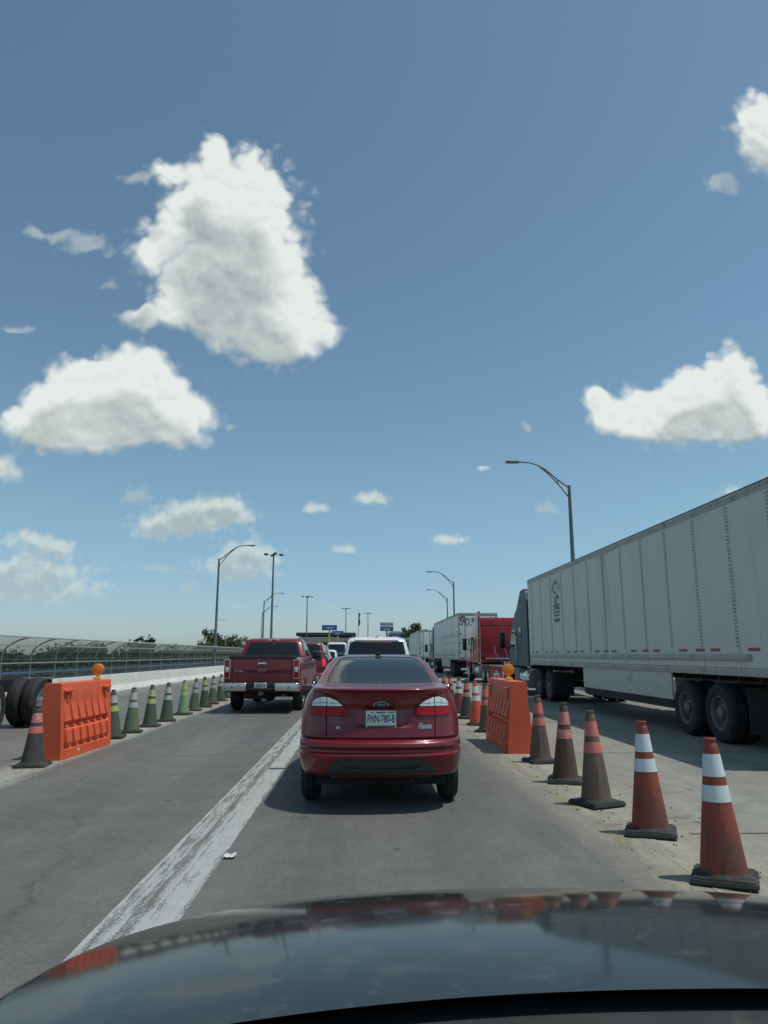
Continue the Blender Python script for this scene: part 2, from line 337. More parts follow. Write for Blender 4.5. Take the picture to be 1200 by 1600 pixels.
def copy_tree(o, parent=None):
    c = o.copy(); col.objects.link(c)
    if parent is not None: c.parent = parent
    for ch in list(o.children): copy_tree(ch, c)
    return c
def drop_props(o):
    return o
def boolean(o, cutters, op='DIFFERENCE'):
    for c in cutters:
        md = o.modifiers.new('b', 'BOOLEAN'); md.operation = op; md.object = c; md.solver = 'EXACT'
    dg = bpy.context.evaluated_depsgraph_get(); dg.update()
    me = bpy.data.meshes.new_from_object(o.evaluated_get(dg)); old = o.data
    o.modifiers.clear(); o.data = me; me.name = old.name
    bpy.data.meshes.remove(old)
    for c in cutters:
        m_ = c.data; bpy.data.objects.remove(c); bpy.data.meshes.remove(m_)
    sharpen(me); return o
def text_geo(body, size, extrude=0.0, shear=0.0, sx=1.0, bold=0.0):
    cu = bpy.data.curves.new('txt', 'FONT'); cu.body = body; cu.size = size; cu.align_x = 'CENTER'; cu.align_y = 'CENTER'
    cu.shear = shear; cu.offset = bold; cu.resolution_u = 3
    o = bpy.data.objects.new('txt', cu); col.objects.link(o)
    dg = bpy.context.evaluated_depsgraph_get(); dg.update()
    me = bpy.data.meshes.new_from_object(o.evaluated_get(dg))
    vs_ = [(v.co.x * sx, v.co.y) for v in me.vertices]; fs = [tuple(p.vertices) for p in me.polygons]
    bpy.data.objects.remove(o); bpy.data.curves.remove(cu); bpy.data.meshes.remove(me)
    return vs_, fs
def text_obj(name, body, size, m, parent, fn, **kw):
    vs_, fs = text_geo(body, size, **kw); b = MB(); b.addv([fn(x, y) for x, y in vs_], fs)
    return b.build(name, m, parent, recalc=False)

# ------------------------------------------------------------------ car body: plan outlines stacked in height
class Body:
    def __init__(s, rows, sub=5, n=2.6, disp=None):
        s.n = n; s.disp = disp; s.p = []
        k = len(rows)
        for i in range(k - 1):
            p0, p1, p2, p3 = rows[max(i - 1, 0)], rows[i], rows[i + 1], rows[min(i + 2, k - 1)]
            for j in range(sub):
                u = j / sub
                r = []
                for a, b, c, d in zip(p0, p1, p2, p3):
                    m1 = (c - a) * 0.5; m2 = (d - b) * 0.5
                    if (c - b) * m1 <= 0: m1 = 0
                    if (c - b) * m2 <= 0: m2 = 0
                    lim = 3 * abs(c - b); m1 = max(-lim, min(lim, m1)); m2 = max(-lim, min(lim, m2))
                    r.append((2*u**3-3*u**2+1)*b + (u**3-2*u**2+u)*m1 + (-2*u**3+3*u**2)*c + (u**3-u**2)*m2)
                s.p.append(tuple(r))
        s.p.append(tuple(rows[-1]))
    def at(s, z):
        P_ = s.p
        if z <= P_[0][0]: return P_[0]
        for a, b in zip(P_, P_[1:]):
            if a[0] <= z <= b[0]:
                u = (z - a[0]) / max(1e-9, b[0] - a[0]); return tuple(x + (y - x) * u for x, y in zip(a, b))
        return P_[-1]
    def rear_p(s, x, p):
        z, y0, y1, w, dr, df = p; q = min(1.0, abs(x) / w)
        return y0 + dr * (1 - (1 - q ** s.n) ** (1 / s.n))
    def rear(s, x, z):
        y = s.rear_p(x, s.at(z))
        if s.disp: y += s.disp(x, z)
        return y
    def side(s, y, z):
        zz, y0, y1, w, dr, df = s.at(z)
        if y < y0 + dr: q = max(0, min(1, (dr - (y - y0)) / dr)); return w * (1 - q ** s.n) ** (1 / s.n)
        if y > y1 - df: q = max(0, min(1, (df - (y1 - y)) / df)); return w * (1 - q ** s.n) ** (1 / s.n)
        return w
    FR = [0, .07, .14, .21, .28, .35, .42, .49, .56, .62, .68, .74, .79, .84, .88, .915, .945, .968, .985, .996, 1.0]
    def ring(s, p):
        z, y0, y1, w, dr, df = p; n = s.n; half = []
        for f in s.FR:
            y = s.rear_p(f * w, p)
            if s.disp and y < y0 + dr * 0.6: y += s.disp(f * w, z)
            half.append((f * w, y))
        for k in range(1, 9): half.append((w, y0 + dr + (y1 - df - y0 - dr) * k / 9))
        for f in s.FR[::-2]:
            half.append((f * w, y1 - df * (1 - (1 - f ** n) ** (1 / n))))
        pts = half + [(-x, y) for x, y in half[::-1] if x > 1e-6]
        return [Vector((x, y, z)) for x, y in pts]
    def mesh(s, name, m, parent, arches=(), ang=30):
        b = MB(); b.loft([s.ring(p) for p in s.p]); o = b.build(name, m, parent, ang)
        cut = []
        for (y, z, r, x0, x1) in arches:
            for sg in (-1, 1):
                c = MB(); c.tube([(sg * x0, y, z), (sg * x1, y, z)], r, 40); cut.append(c.build('cut', m))
        if cut: boolean(o, cut); sharpen(o.data, ang)
        return o
    def patch(s, name, poly, m, parent, off=0.004, step=0.05, skirt=0.012, ang=50):
        t = bmesh.new(); t.faces.new([t.verts.new((x, 0, z)) for x, z in poly])
        xs = [p[0] for p in poly]; zs = [p[1] for p in poly]
        for lo, hi, ax in ((min(xs), max(xs), 0), (min(zs), max(zs), 2)):
            k = int((hi - lo) / step)
            for i in range(1, k + 1):
                co = [0, 0, 0]; co[ax] = lo + (hi - lo) * i / (k + 1); no = [0, 0, 0]; no[ax] = 1
                bmesh.ops.bisect_plane(t, geom=t.verts[:] + t.edges[:] + t.faces[:], plane_co=co, plane_no=no)
        for v in t.verts: v.co.y = s.rear(v.co.x, v.co.z) - off
        if skirt:
            ed = [e for e in t.edges if len(e.link_faces) == 1]
            r = bmesh.ops.extrude_edge_only(t, edges=ed)
            for v in r['geom']:
                if isinstance(v, bmesh.types.BMVert): v.co.y += skirt + off
        b = MB(); b.merge(t); return b.build(name, m, parent, ang)
    def side_patch(s, name, poly, m, parent, sg, off=0.004, step=0.12, skirt=0.012):
        t = bmesh.new(); t.faces.new([t.verts.new((0, y, z)) for y, z in poly])
        ys = [p[0] for p in poly]; zs = [p[1] for p in poly]
        for lo, hi, ax in ((min(ys), max(ys), 1), (min(zs), max(zs), 2)):
            k = int((hi - lo) / step)
            for i in range(1, k + 1):
                co = [0, 0, 0]; co[ax] = lo + (hi - lo) * i / (k + 1); no = [0, 0, 0]; no[ax] = 1
                bmesh.ops.bisect_plane(t, geom=t.verts[:] + t.edges[:] + t.faces[:], plane_co=co, plane_no=no)
        for v in t.verts: v.co.x = sg * (s.side(v.co.y, v.co.z) + off)
        if skirt:
            ed = [e for e in t.edges if len(e.link_faces) == 1]
            r = bmesh.ops.extrude_edge_only(t, edges=ed)
            for v in r['geom']:
                if isinstance(v, bmesh.types.BMVert): v.co.x -= sg * (skirt + off)
        b = MB(); b.merge(t); return b.build(name, m, parent, 50)
    def line(s, b, pts, w=0.005, off=0.002, side=0):
        # thin dark strip along a polyline on the rear (side=0) or a flank (side=+-1)
        dn = []
        for a, c in zip(pts, pts[1:]):
            L = math.hypot(c[0] - a[0], c[1] - a[1]); k = max(1, int(L / 0.03))
            for i in range(k): dn.append((a[0] + (c[0] - a[0]) * i / k, a[1] + (c[1] - a[1]) * i / k))
        dn.append(pts[-1]); vs_ = []; fs = []
        for i, p in enumerate(dn):
            a = dn[max(i - 1, 0)]; c = dn[min(i + 1, len(dn) - 1)]; dx, dz = c[0] - a[0], c[1] - a[1]; L = math.hypot(dx, dz) or 1
            nx, nz = -dz / L * w / 2, dx / L * w / 2
            for sg in (1, -1):
                u, v = p[0] + nx * sg, p[1] + nz * sg
                vs_.append((u, s.rear(u, v) - off, v) if side == 0 else (side * (s.side(u, v) + off), u, v))
            if i: fs.append((2 * i - 2, 2 * i - 1, 2 * i + 1, 2 * i))
        b.addv(vs_, fs)
def mir(poly): return [(-x, z) for x, z in poly][::-1]

def wheel(parent, x, y, r, w, sg, rim_m=None, name='wheel', dual=False):
    """tyre with its rim as a child; the outer face is on side sg at |x|"""
    M = Matrix.Translation((x, y, r)) @ Matrix.Rotation(R(90) * sg, 4, 'Y')
    t = MB(); e = min(0.05, w * 0.2); k = 0.63 * r if not dual else 0.58 * r
    def tyre(z0):
        t.lathe([(k, z0 - w + 0.01), (k + 0.02, z0 - w), (r - e, z0 - w + 0.005), (r - 0.008, z0 - w + e), (r, z0 - w + e * 1.8), (r, z0 - w * 0.66), (r - 0.012, z0 - w * 0.645), (r - 0.012, z0 - w * 0.625), (r, z0 - w * 0.61), (r, z0 - w * 0.39), (r - 0.012, z0 - w * 0.375), (r - 0.012, z0 - w * 0.355), (r, z0 - w * 0.34), (r, z0 - e * 1.8), (r - 0.008, z0 - e), (r - e, z0 - 0.005), (k + 0.02, z0), (k, z0 - 0.012), (k - 0.01, z0 - w * .5), (k, z0 - w + 0.01)], 48, M, cap=False)
    tyre(0)
    if dual: tyre(-w - 0.04)
    o = t.build(name, M_TYRE, parent)
    q = MB()
    if dual:
        q.lathe([(k + 0.012, -0.012), (k - 0.02, -0.016), (k - 0.04, -0.06), (k - 0.045, -0.12), (0.15, -0.15), (0.14, -0.10), (0.10, -0.09), (0.10, -0.03), (0.085, -0.02), (0, -0.02)], 40, M, cap=False)
        for i in range(10):
            a = 2 * math.pi * i / 10; p = M @ Vector((0.19 * math.cos(a), 0.19 * math.sin(a), -0.13)); p2 = M @ Vector((0.19 * math.cos(a), 0.19 * math.sin(a), -0.10))
            q.tube([p, p2], 0.014, 6)
    else:
        q.lathe([(k + 0.01, -0.01), (k - 0.015, -0.012), (k - 0.03, -0.05), (k - 0.03, -w + 0.03)], 40, M, cap=False)
        q.lathe([(0.0, -0.03), (0.05, -0.032), (0.06, -0.05), (0.06, -0.1), (0, -0.1)], 20, M, cap=False)
        for i in range(5):
            a = 2 * math.pi * i / 5
            p = M @ Vector((0.03 * math.cos(a), 0.03 * math.sin(a), -0.045)); p2 = M @ Vector((k * math.cos(a), k * math.sin(a), -0.03))
            q.tube([p, p2], [0.045, 0.035], 8)
        q.lathe([(k - 0.03, -w * 0.5), (0, -w * 0.5)], 24, M, cap=False)
    q.build('rim', rim_m or M_RIM, o)
    return o

def plate(body, parent, txt, x0, z0, w, h, off=0.02, detail=True):
    b = MB(); yy = body.rear(x0, z0) - off
    b.box((x0, yy, z0), (w, 0.008, h), bev=0.003)
    o = b.build('licence_plate', M_PLATE, parent)
    fn = lambda dx, dz, q=0.005: (lambda x, y: (x0 + dx + x, yy - q, z0 + dz + y))
    if detail:
        text_obj('plate_number', txt, h * 0.60, M_INK, o, fn(0, 0.004), sx=w * 0.93 / (h * 0.60 * 4.85), bold=0.0015)
        b = MB(); b.box((x0, yy - 0.005, z0 - h * 0.405), (w * 0.92, 0.002, h * 0.13)); b.build('plate_band', M_INKG, o)
        b = MB()
        for dx, ww in ((-0.30, 0.05), (0.0, 0.30), (0.28, 0.08), (0.37, 0.045), (0.45, 0.05)): b.box((x0 + dx * w * 0.95, yy - 0.005, z0 + h * 0.40), (ww * w, 0.002, h * 0.07))
        b.build('plate_header', M_INKG, o)
    return o

# ------------------------------------------------------------------ the road and the ground
def road_mat():
    m, t, b = new_mat('road surface')
    tcn = nd(t, 'ShaderNodeTexCoord'); ob = tcn.outputs['Object']
    s_ = nd(t, 'ShaderNodeSeparateXYZ'); t.links.new(ob, s_.inputs[0])
    st = nd(t, 'ShaderNodeMapping'); st.inputs['Scale'].default_value = (1.0, 0.16, 1); t.links.new(ob, st.inputs[0]); stv = st.outputs[0]
    w1 = mth(t, 'MULTIPLY', mth(t, 'SUBTRACT', noise(t, stv, 1.6, 5, 0.6), 0.5), 0.55)
    w2 = mth(t, 'MULTIPLY', mth(t, 'SUBTRACT', noise(t, ob, 7.0, 4, 0.6), 0.5), 0.20)
    X = mth(t, 'ADD', s_.outputs[0], mth(t, 'ADD', w1, w2))
    rp = nd(t, 'ShaderNodeValToRGB'); t.links.new(mapr(t, X, -10, 10), rp.inputs[0])
    stops = [(-9.9, (.20, .195, .175)), (-9.2, (.158, .152, .137)), (-4.95, (.146, .141, .127)), (-4.72, (.27, .258, .215)), (-4.28, (.34, .328, .275)), (-4.1, (.138, .136, .122)),
             (-3.3, (.116, .117, .107)), (-2.6, (.132, .130, .117)), (-1.9, (.117, .118, .109)), (-1.3, (.138, .135, .122)), (-0.6, (.116, .118, .109)), (0.2, (.130, .130, .118)), (0.95, (.110, .114, .106)),
             (1.6, (.138, .138, .124)), (1.95, (.215, .205, .165)), (2.4, (.315, .292, .222)), (2.85, (.262, .250, .200)), (3.6, (.245, .240, .204)), (9.9, (.24, .235, .20))]
    e = rp.color_ramp.elements
    while len(e) < len(stops): e.new(0.5)
    for el, (x, c) in zip(e, stops): el.position = (x + 10) / 20; el.color = c + (1,)
    cc = rp.outputs[0]
    big = mapr(t, noise(t, stv, 0.9, 5, 0.62), 0.25, 0.75, 0.76, 1.22)
    med = mapr(t, noise(t, ob, 2.3, 6, 0.65), 0.25, 0.75, 0.84, 1.16)
    st2 = nd(t, 'ShaderNodeMapping'); st2.inputs['Scale'].default_value = (9.0, 0.35, 1); t.links.new(ob, st2.inputs[0])
    strk = mapr(t, noise(t, st2.outputs[0], 1.0, 4, 0.6), 0.25, 0.75, 0.93, 1.07)
    fine = mth(t, 'MULTIPLY', mapr(t, noise(t, ob, 120.0, 3, 0.8), 0.3, 0.7, 0.70, 1.30), mapr(t, noise(t, ob, 24.0, 6, 0.78), 0.3, 0.7, 0.76, 1.24))
    k = mth(t, 'MULTIPLY', mth(t, 'MULTIPLY', big, med), mth(t, 'MULTIPLY', strk, fine))
    cc = mixc(t, 1.0, cc, nd_rgb(t, k), 'MULTIPLY')
    # oil drips and tar spots
    vo_ = nd(t, 'ShaderNodeTexVoronoi', feature='F1'); put(t, vo_.inputs['Vector'], vmth(t, 'ADD', ob, vmth(t, 'MULTIPLY', noise(t, ob, 14, 3, 0.6, out=1), (0.12, 0.12, 0))))
    vo_.inputs['Scale'].default_value = 2.6
    sp_ = nd(t, 'ShaderNodeSeparateColor'); t.links.new(vo_.outputs['Color'], sp_.inputs[0])
    rad = mapr(t, sp_.outputs[0], 0.35, 1.0, 0.0, 0.105)
    spot = mapr(t, mth(t, 'SUBTRACT', vo_.outputs['Distance'], rad), -0.03, 0.012, 0.7, 0.0, 'SMOOTHSTEP')
    cc = mixc(t, spot, cc, (0.045, 0.045, 0.043, 1))
    # fine cracks in the asphalt lanes
    ve = nd(t, 'ShaderNodeTexVoronoi', feature='DISTANCE_TO_EDGE'); put(t, ve.inputs['Vector'], vmth(t, 'ADD', ob, vmth(t, 'MULTIPLY', noise(t, ob, 1.6, 6, 0.7, out=1), (0.9, 0.9, 0)))); ve.inputs['Scale'].default_value = 0.33
    crk = mth(t, 'MULTIPLY', mapr(t, ve.outputs['Distance'], 0.0, 0.010, 0.55, 0.0), mapr(t, noise(t, ob, 0.5, 3, 0.6), 0.48, 0.58, 0, 1))
    cc = mixc(t, crk, cc, (0.05, 0.05, 0.047, 1))
    # dusty light scatter over the cone strips
    ds = mapr(t, noise(t, stv, 5.5, 7, 0.7), 0.52, 0.68, 0, 1, 'SMOOTHSTEP')
    band = mth(t, 'ADD', mapr(t, mth(t, 'ABSOLUTE', mth(t, 'SUBTRACT', X, 2.35)), 0.15, 0.75, 1, 0, 'SMOOTHSTEP'), mapr(t, mth(t, 'ABSOLUTE', mth(t, 'ADD', X, 4.45)), 0.1, 0.4, 0.7, 0, 'SMOOTHSTEP'), clamp=True)
    cc = mixc(t, mth(t, 'MULTIPLY', mth(t, 'MULTIPLY', ds, band), 0.75), cc, (0.36, 0.335, 0.265, 1))
    put(t, b.inputs['Base Color'], cc)
    put(t, b.inputs['Roughness'], mapr(t, noise(t, stv, 2.0, 4, 0.6), 0.3, 0.7, 0.62, 0.85))
    b.inputs['Specular IOR Level'].default_value = 0.35
    bn = nd(t, 'ShaderNodeBump'); bn.inputs['Strength'].default_value = 0.35; bn.inputs['Distance'].default_value = 0.006
    put(t, bn.inputs['Height'], noise(t, ob, 120, 4, 0.7)); put(t, b.inputs['Normal'], bn.outputs[0])
    return m
def nd_rgb(t, v):
    n = nd(t, 'ShaderNodeCombineColor')
    for i in range(3): put(t, n.inputs[i], v)
    return n.outputs[0]
def worn_paint(name, c, lo, hi, sc=(14.0, 1.6, 1), edge=None, fine=38.0):
    m, t, b = new_mat(name)
    tcn = nd(t, 'ShaderNodeTexCoord'); ob = tcn.outputs['Object']
    mp = nd(t, 'ShaderNodeMapping'); mp.inputs['Scale'].default_value = sc; t.links.new(ob, mp.inputs[0])
    n = mth(t, 'ADD', mth(t, 'MULTIPLY', noise(t, mp.outputs[0], 1.0, 8, 0.72), 0.55), mth(t, 'MULTIPLY', noise(t, ob, fine, 5, 0.75), 0.45))
    if edge:
        s_ = nd(t, 'ShaderNodeSeparateXYZ'); t.links.new(ob, s_.inputs[0])
        rp = nd(t, 'ShaderNodeValToRGB'); t.links.new(mapr(t, s_.outputs[0], edge[0], edge[1]), rp.inputs[0])
        e = rp.color_ramp.elements
        while len(e) < len(edge[2]): e.new(0.5)
        for el, (x, k) in zip(e, edge[2]): el.position = x; el.color = (k, k, k, 1)
        n = mth(t, 'ADD', n, mth(t, 'SUBTRACT', rp.outputs[0], 0.5))
    f = mapr(t, n, lo, hi, 0, 1, 'SMOOTHSTEP')
    put(t, b.inputs['Base Color'], mixc(t, noise(t, ob, 9.0, 5, 0.6), tuple(x * 0.75 for x in c) + (1,), c + (1,)))
    b.inputs['Roughness'].default_value = 0.7
    tr = nd(t, 'ShaderNodeBsdfTransparent'); mx = nd(t, 'ShaderNodeMixShader'); put(t, mx.inputs[0], f)
    t.links.new(tr.outputs[0], mx.inputs[1]); t.links.new(b.outputs[0], mx.inputs[2])
    t.links.new(mx.outputs[0], t.nodes['Material Output'].inputs[0]); return m
def ground_mat():
    m, t, b = new_mat('dry grass ground')
    tcn = nd(t, 'ShaderNodeTexCoord'); ob = tcn.outputs['Object']
    f = noise(t, ob, 0.06, 8, 0.65)
    put(t, b.inputs['Base Color'], mixc(t, mapr(t, f, 0.35, 0.65), (0.045, 0.065, 0.03, 1), (0.14, 0.125, 0.075, 1))); b.inputs['Roughness'].default_value = 0.95
    return m
def grid_sheet(name, m, xs, ys, zf):
    b = MB(); vs_ = [(x, y, zf(x, y)) for y in ys for x in xs]; n = len(xs)
    fs = [(j * n + i, j * n + i + 1, (j + 1) * n + i + 1, (j + 1) * n + i) for j in range(len(ys) - 1) for i in range(n - 1)]
    b.addv(vs_, fs); return b.build(name, m)
def zg(x, y):
    u = max(0, min(1, (y - 95) / 45)); u = u * u * (3 - 2 * u); return -6 + 5.9 * u
o = grid_sheet('ground', ground_mat(), [-4000, -800, -200, -60, -20, 0, 20, 60, 200, 800, 4000], [-600, -100, 0, 50] + list(range(90, 150, 5)) + [200, 400, 900, 4500], zg)
tag(o, kind='structure')
RM = road_mat()
b = MB(); b.box((0, 185, -0.3), (19.8, 450, 0.6)); o = b.build('road', RM); tag(o, kind='structure')
b = MB(); b.prism([(-13.2, -0.75), (-9.9, -0.75), (-9.9, 0.0), (-10.05, 0.16), (-13.2, 0.16)], -40, 410, 'y'); tag(b.build('sidewalk', M_CONC), kind='structure')
PL = mat('plaza concrete', (0.22, 0.22, 0.195), 0.8, 0, 0.15, 0.5)
b = MB(); b.box((0, 330, -0.155), (120, 300, 0.10)); o = b.build('plaza_pavement', PL); tag(o, kind='structure')

LANE = worn_paint('worn white lane paint', (0.42, 0.44, 0.41), 0.425, 0.555, sc=(26.0, 2.2, 1), fine=85.0, edge=(-1.50, -1.00, [(0.0, .0), (0.05, .40), (0.07, .57), (0.10, .56), (0.14, .50), (0.30, .53), (0.42, .46), (0.52, .52), (0.545, .64), (0.57, .54), (0.82, .60), (0.92, .52), (1.0, .10)]))
b = MB(); b.addv([(-1.50, -6, .004), (-1.00, -6, .004), (-1.00, 140, .004), (-1.50, 140, .004)], [(0, 1, 2, 3)]); tag(b.build('lane_marking', LANE), kind='structure')
YP = worn_paint('worn yellow paint', (0.42, 0.37, 0.17), 0.50, 0.60, (9, 1.2, 1))
b = MB(); b.addv([(2.02, -4, .004), (2.14, -4, .004), (2.14, 120, .004), (2.02, 120, .004)], [(0, 1, 2, 3)]); tag(b.build('yellow_edge_marking', YP), kind='structure')
WP = worn_paint('worn pale paint', (0.45, 0.45, 0.40), 0.46, 0.60, (7, 0.7, 1))
b = MB()
for x0, x1 in ((-4.36, -4.2), (2.26, 2.38)): b.addv([(x0, -4, .004), (x1, -4, .004), (x1, 120, .004), (x0, 120, .004)], [(0, 1, 2, 3)])
tag(b.build('edge_marking', WP), kind='structure')
b = MB()
for y in range(-4, 130, 5): b.addv([(2.75, y + .3, .005), (9.6, y + .3, .005), (9.6, y + .318, .005), (2.75, y + .318, .005)], [(0, 1, 2, 3)])
tag(b.build('pavement_joint', mat('joint sealant', (0.07, 0.07, 0.065), 0.8)), kind='structure')

# grit and pebbles swept to the cone strip
b = MB()
for i in range(420):
    x = random.choice((random.gauss(2.25, .22), random.gauss(2.6, .3), random.gauss(-4.45, .15))); y = 4 + random.random() ** 1.6 * 18; s_ = random.uniform(.004, .014)
    b.box((x, y, s_ * .45), (s_, s_ * random.uniform(.6, 1.4), s_ * .8), rot=Matrix.Rotation(random.random() * 6, 4, Vector((random.random(), random.random(), 1)).normalized()))
tag(b.build('gravel', mat('dark grit', (0.09, 0.085, 0.07), 0.9)), 'scattered grit and small stones along the cone rows', kind='stuff')
t_ = bmesh.new(); bmesh.ops.create_grid(t_, x_segments=6, y_segments=4, size=0.5)
for v in t_.verts: v.co = Vector((v.co.x * .08, v.co.y * .09, .008 + .014 * random.random() + .02 * abs(v.co.x)))
b = MB(); b.merge(t_); b.bm.faces.ensure_lookup_table()
o = b.build('paper_scrap', M_PAPER, ang=10, loc=(-.98, 5.70, 0.0)); tag(o, 'small crumpled white scrap lying beside the lane line', 'litter')

# ------------------------------------------------------------------ bridge edge: barrier, curved fence, rails
b = MB(); b.prism([(-10.30, 0.161), (-9.93, 0.161), (-9.93, 0.0), (-9.72, 0.0), (-9.72, 0.09), (-9.93, 0.30), (-10.0, 0.70), (-10.22, 0.70)], -30, 200, 'y', 0.012)
o = b.build('concrete_barrier', M_CONC); tag(o, 'long pale concrete barrier below the curved mesh fence', 'barrier')
FX = -12.5
def fpath(s_):
    if s_ < 1.25: return (FX, 0.16 + s_)
    a = min(1.0, (s_ - 1.25) / 1.22)
    th = a * R(68)
    r = 1.03
    return (FX + r * (1 - math.cos(th)) * 1.42, 1.41 + r * math.sin(th) * 0.70)
fr = empty('mesh_fence', (FX, 12, 0.16)); tag(fr, 'tall green grey chain link fence curving over the sidewalk', 'fence')
inv = Vector((-FX, -12, -0.16))
L_ = 2.47
S = [i * L_ / 16 for i in range(17)]
y = 10.0; k = 0
while y < 112 and k < 100:
    b = MB(); b.tube([Vector((fpath(s_)[0], y, fpath(s_)[1])) + inv for s_ in S], 0.034, 8); b.build('post', M_FENCE, fr); y += 2.2; k += 1
for s_, m_, r_ in ((2.47, M_FENCEL, 0.030), (1.85, M_FENCEL, 0.024), (1.02, M_FENCEL, 0.026)):
    p = fpath(s_); b = MB(); b.tube([Vector((p[0] + .03, 9, p[1])) + inv, Vector((p[0] + .03, 113, p[1])) + inv], r_, 8); b.build('rail', m_, fr)
b = MB(); sp = 0.075; SW = [i * L_ / 10 for i in range(11)]; PW = [fpath(s_) for s_ in SW]
yy = 9.0; vv_ = []; ff_ = []
while yy < 112:
    for sg in (1, -1):
        base = len(vv_)
        for i, (s_, (px, pz)) in enumerate(zip(SW, PW)):
            py = yy + sg * (s_ - L_ / 2)
            rr_ = .0040
            for dx, dy in ((rr_, 0), (-rr_, rr_), (-rr_, -rr_)): vv_.append((px + dx - FX - .03, py + dy - 12, pz - .16))
            if i:
                o_ = base + 3 * i
                for q in range(3): ff_.append((o_ - 3 + q, o_ - 3 + (q + 1) % 3, o_ + (q + 1) % 3, o_ + q))
    yy += sp
b.addv(vv_, ff_); b.build('wire_mesh', mat('dark green wire', (0.065, 0.092, 0.078), 0.6, 0.1), fr, recalc=False)
br = empty('handrail', (FX + .35, 12, 0.16)); tag(br, 'blue pipe handrail running along the foot of the mesh fence', 'railing')
inv2 = Vector((-FX - .35, -12, -0.16))
for z in (0.56, 0.84):
    b = MB(); b.tube([Vector((FX + .35, 9, z)) + inv2, Vector((FX + .35, 113, z)) + inv2], 0.04, 8); b.build('rail', M_BLUER, br)
for i in range(17):
    b = MB(); b.tube([Vector((FX + .35, 10 + i * 6.6, .16)) + inv2, Vector((FX + .35, 10 + i * 6.6, .84)) + inv2], 0.03, 8); b.build('post', M_BLUER, br)
b = MB(); b.prism([(9.3, 0.0), (9.72, 0.0), (9.64, 0.75), (9.44, 0.75)], -30, 200, 'y', 0.012)
o = b.build('concrete_barrier', M_CONC); tag(o, 'concrete barrier at the far side beyond the parked trucks', 'barrier')

# ------------------------------------------------------------------ traffic cones
def cone_meshes():
    d = {}
    t = bmesh.new(); bmesh.ops.create_cube(t, size=1)
    for v in t.verts: v.co = Vector((v.co.x * .42 * (1 if v.co.z < 0 else .93), v.co.y * .42 * (1 if v.co.z < 0 else .93), .0225 + v.co.z * .045))
    bmesh.ops.bevel(t, geom=t.edges[:], offset=.012, segments=2, affect='EDGES')
    b = MB(); b.merge(t); b.lathe([(.175, .046), (.165, .056), (.152, .066), (.150, .04)], 36, cap=False); d['base'] = b.build('base', M_BASE)
    f = lambda z: .150 - (z - .06) / (.86 - .06) * (.150 - .046)
    b = MB(); pr = [(.152, .05), (.149, .068)] + [(f(z), z) for z in (.09, .3, .48, .5, .605, .66, .806, .83, .85)] + [(.044, .862), (.040, .868), (.037, .876), (.037, .890), (.041, .897), (.041, .906), (.037, .911), (.030, .912), (.028, .89), (0, .885)]
    b.lathe(pr, 40, cap=False); d['body'] = b.build('body', M_CO)
    for nm, z0, z1 in (('upper_band', .66, .806), ('lower_band', .50, .605)):
        b = MB(); b.lathe([(f(z0) - .003, z0), (f(z0) + .0022, z0 + .001), (f(z1) + .0022, z1 - .001), (f(z1) - .003, z1)], 40, cap=False); d[nm] = b.build(nm, M_BW)
    return d
CM = cone_meshes(); rnd_c = random.Random(4)
def cone(x, y, bm_, um, lm, rz, label, group, sc=1.0, tilt=(0, 0)):
    tilt = (tilt[0] + R(rnd_c.uniform(-1.6, 1.6)), tilt[1] + R(rnd_c.uniform(-1.6, 1.6)))
    r = empty('traffic_cone', (x, y, 0.004), rz); r.rotation_euler = (tilt[0], tilt[1], rz); r.scale = (1, 1, sc)
    tag(r, label, 'cone', group)
    for nm in ('base', 'body', 'upper_band', 'lower_band'):
        src = CM[nm]; o = bpy.data.objects.new(nm, src.data.copy() if False else src.data); col.objects.link(o); o.parent = r
        m_ = {'base': M_BASE, 'body': bm_, 'upper_band': um, 'lower_band': lm}[nm]
        o.material_slots[0].link = 'OBJECT'; o.material_slots[0].material = m_
    return r
GR = 'cones dividing our lane from the truck lane'; GL = 'green cones along the left lane'
cone(2.42, 5.06, M_CO, M_BW, M_BW, R(-28), 'red orange cone with clean white bands, nearest the camera at right', GR)
cone(2.43, 6.33, M_CO, M_BW, M_BW, R(-22), 'red orange cone with white bands, second from the camera at right', GR)
cone(2.35, 7.50, M_CD, M_BP, M_BP, R(24), 'grimy brown cone with pink bands, beside the white banded cones', GR)
cone(2.40, 8.80, M_CD2, M_BP2, M_BP2, R(-15), 'red brown cone with scuffed streaky pink bands', GR)
cone(2.49, 10.38, M_CD, M_BP, M_BP, R(10), 'brown cone standing right against the near end of the right orange barrier', GR)
far_r = [(2.42, 14.4, M_CD, M_BP, M_BP, 'brown cone with pink bands half hidden behind the right barrier'),
 (2.44, 15.75, M_CB, M_BW, M_BW, 'bright orange cone with white bands and red tip behind the right barrier'),
 (2.43, 17.3, M_CX, M_BP, M_BP2, 'dark grey cone between the bright orange cone and a red cone'),
 (2.46, 19.0, M_CO, M_BW, M_BW, 'dull red cone with white bands beyond the sedan mirror'),
 (2.50, 20.8, M_CX, M_BP2, M_BP2, 'blackened cone with pale scuff mark by the sedan mirror'),
 (2.50, 22.6, M_CD2, M_BP, M_BP, 'pink banded cone just showing above the sedan mirror'),
 (2.52, 26.6, M_CD, M_BP, M_BP2, 'small distant cone with broad pink bands above the sedan shoulder'),
 (2.54, 29.6, M_CD2, M_BP2, M_BP, 'farthest pink cone visible beside the sedan rear glass')]
for i, a in enumerate(far_r): cone(a[0], a[1], a[2], a[3], a[4], R(random.uniform(-25, 25)), a[5], GR, 1.0, (R(random.uniform(-1.5, 1.5)), R(random.uniform(-1.5, 1.5))))
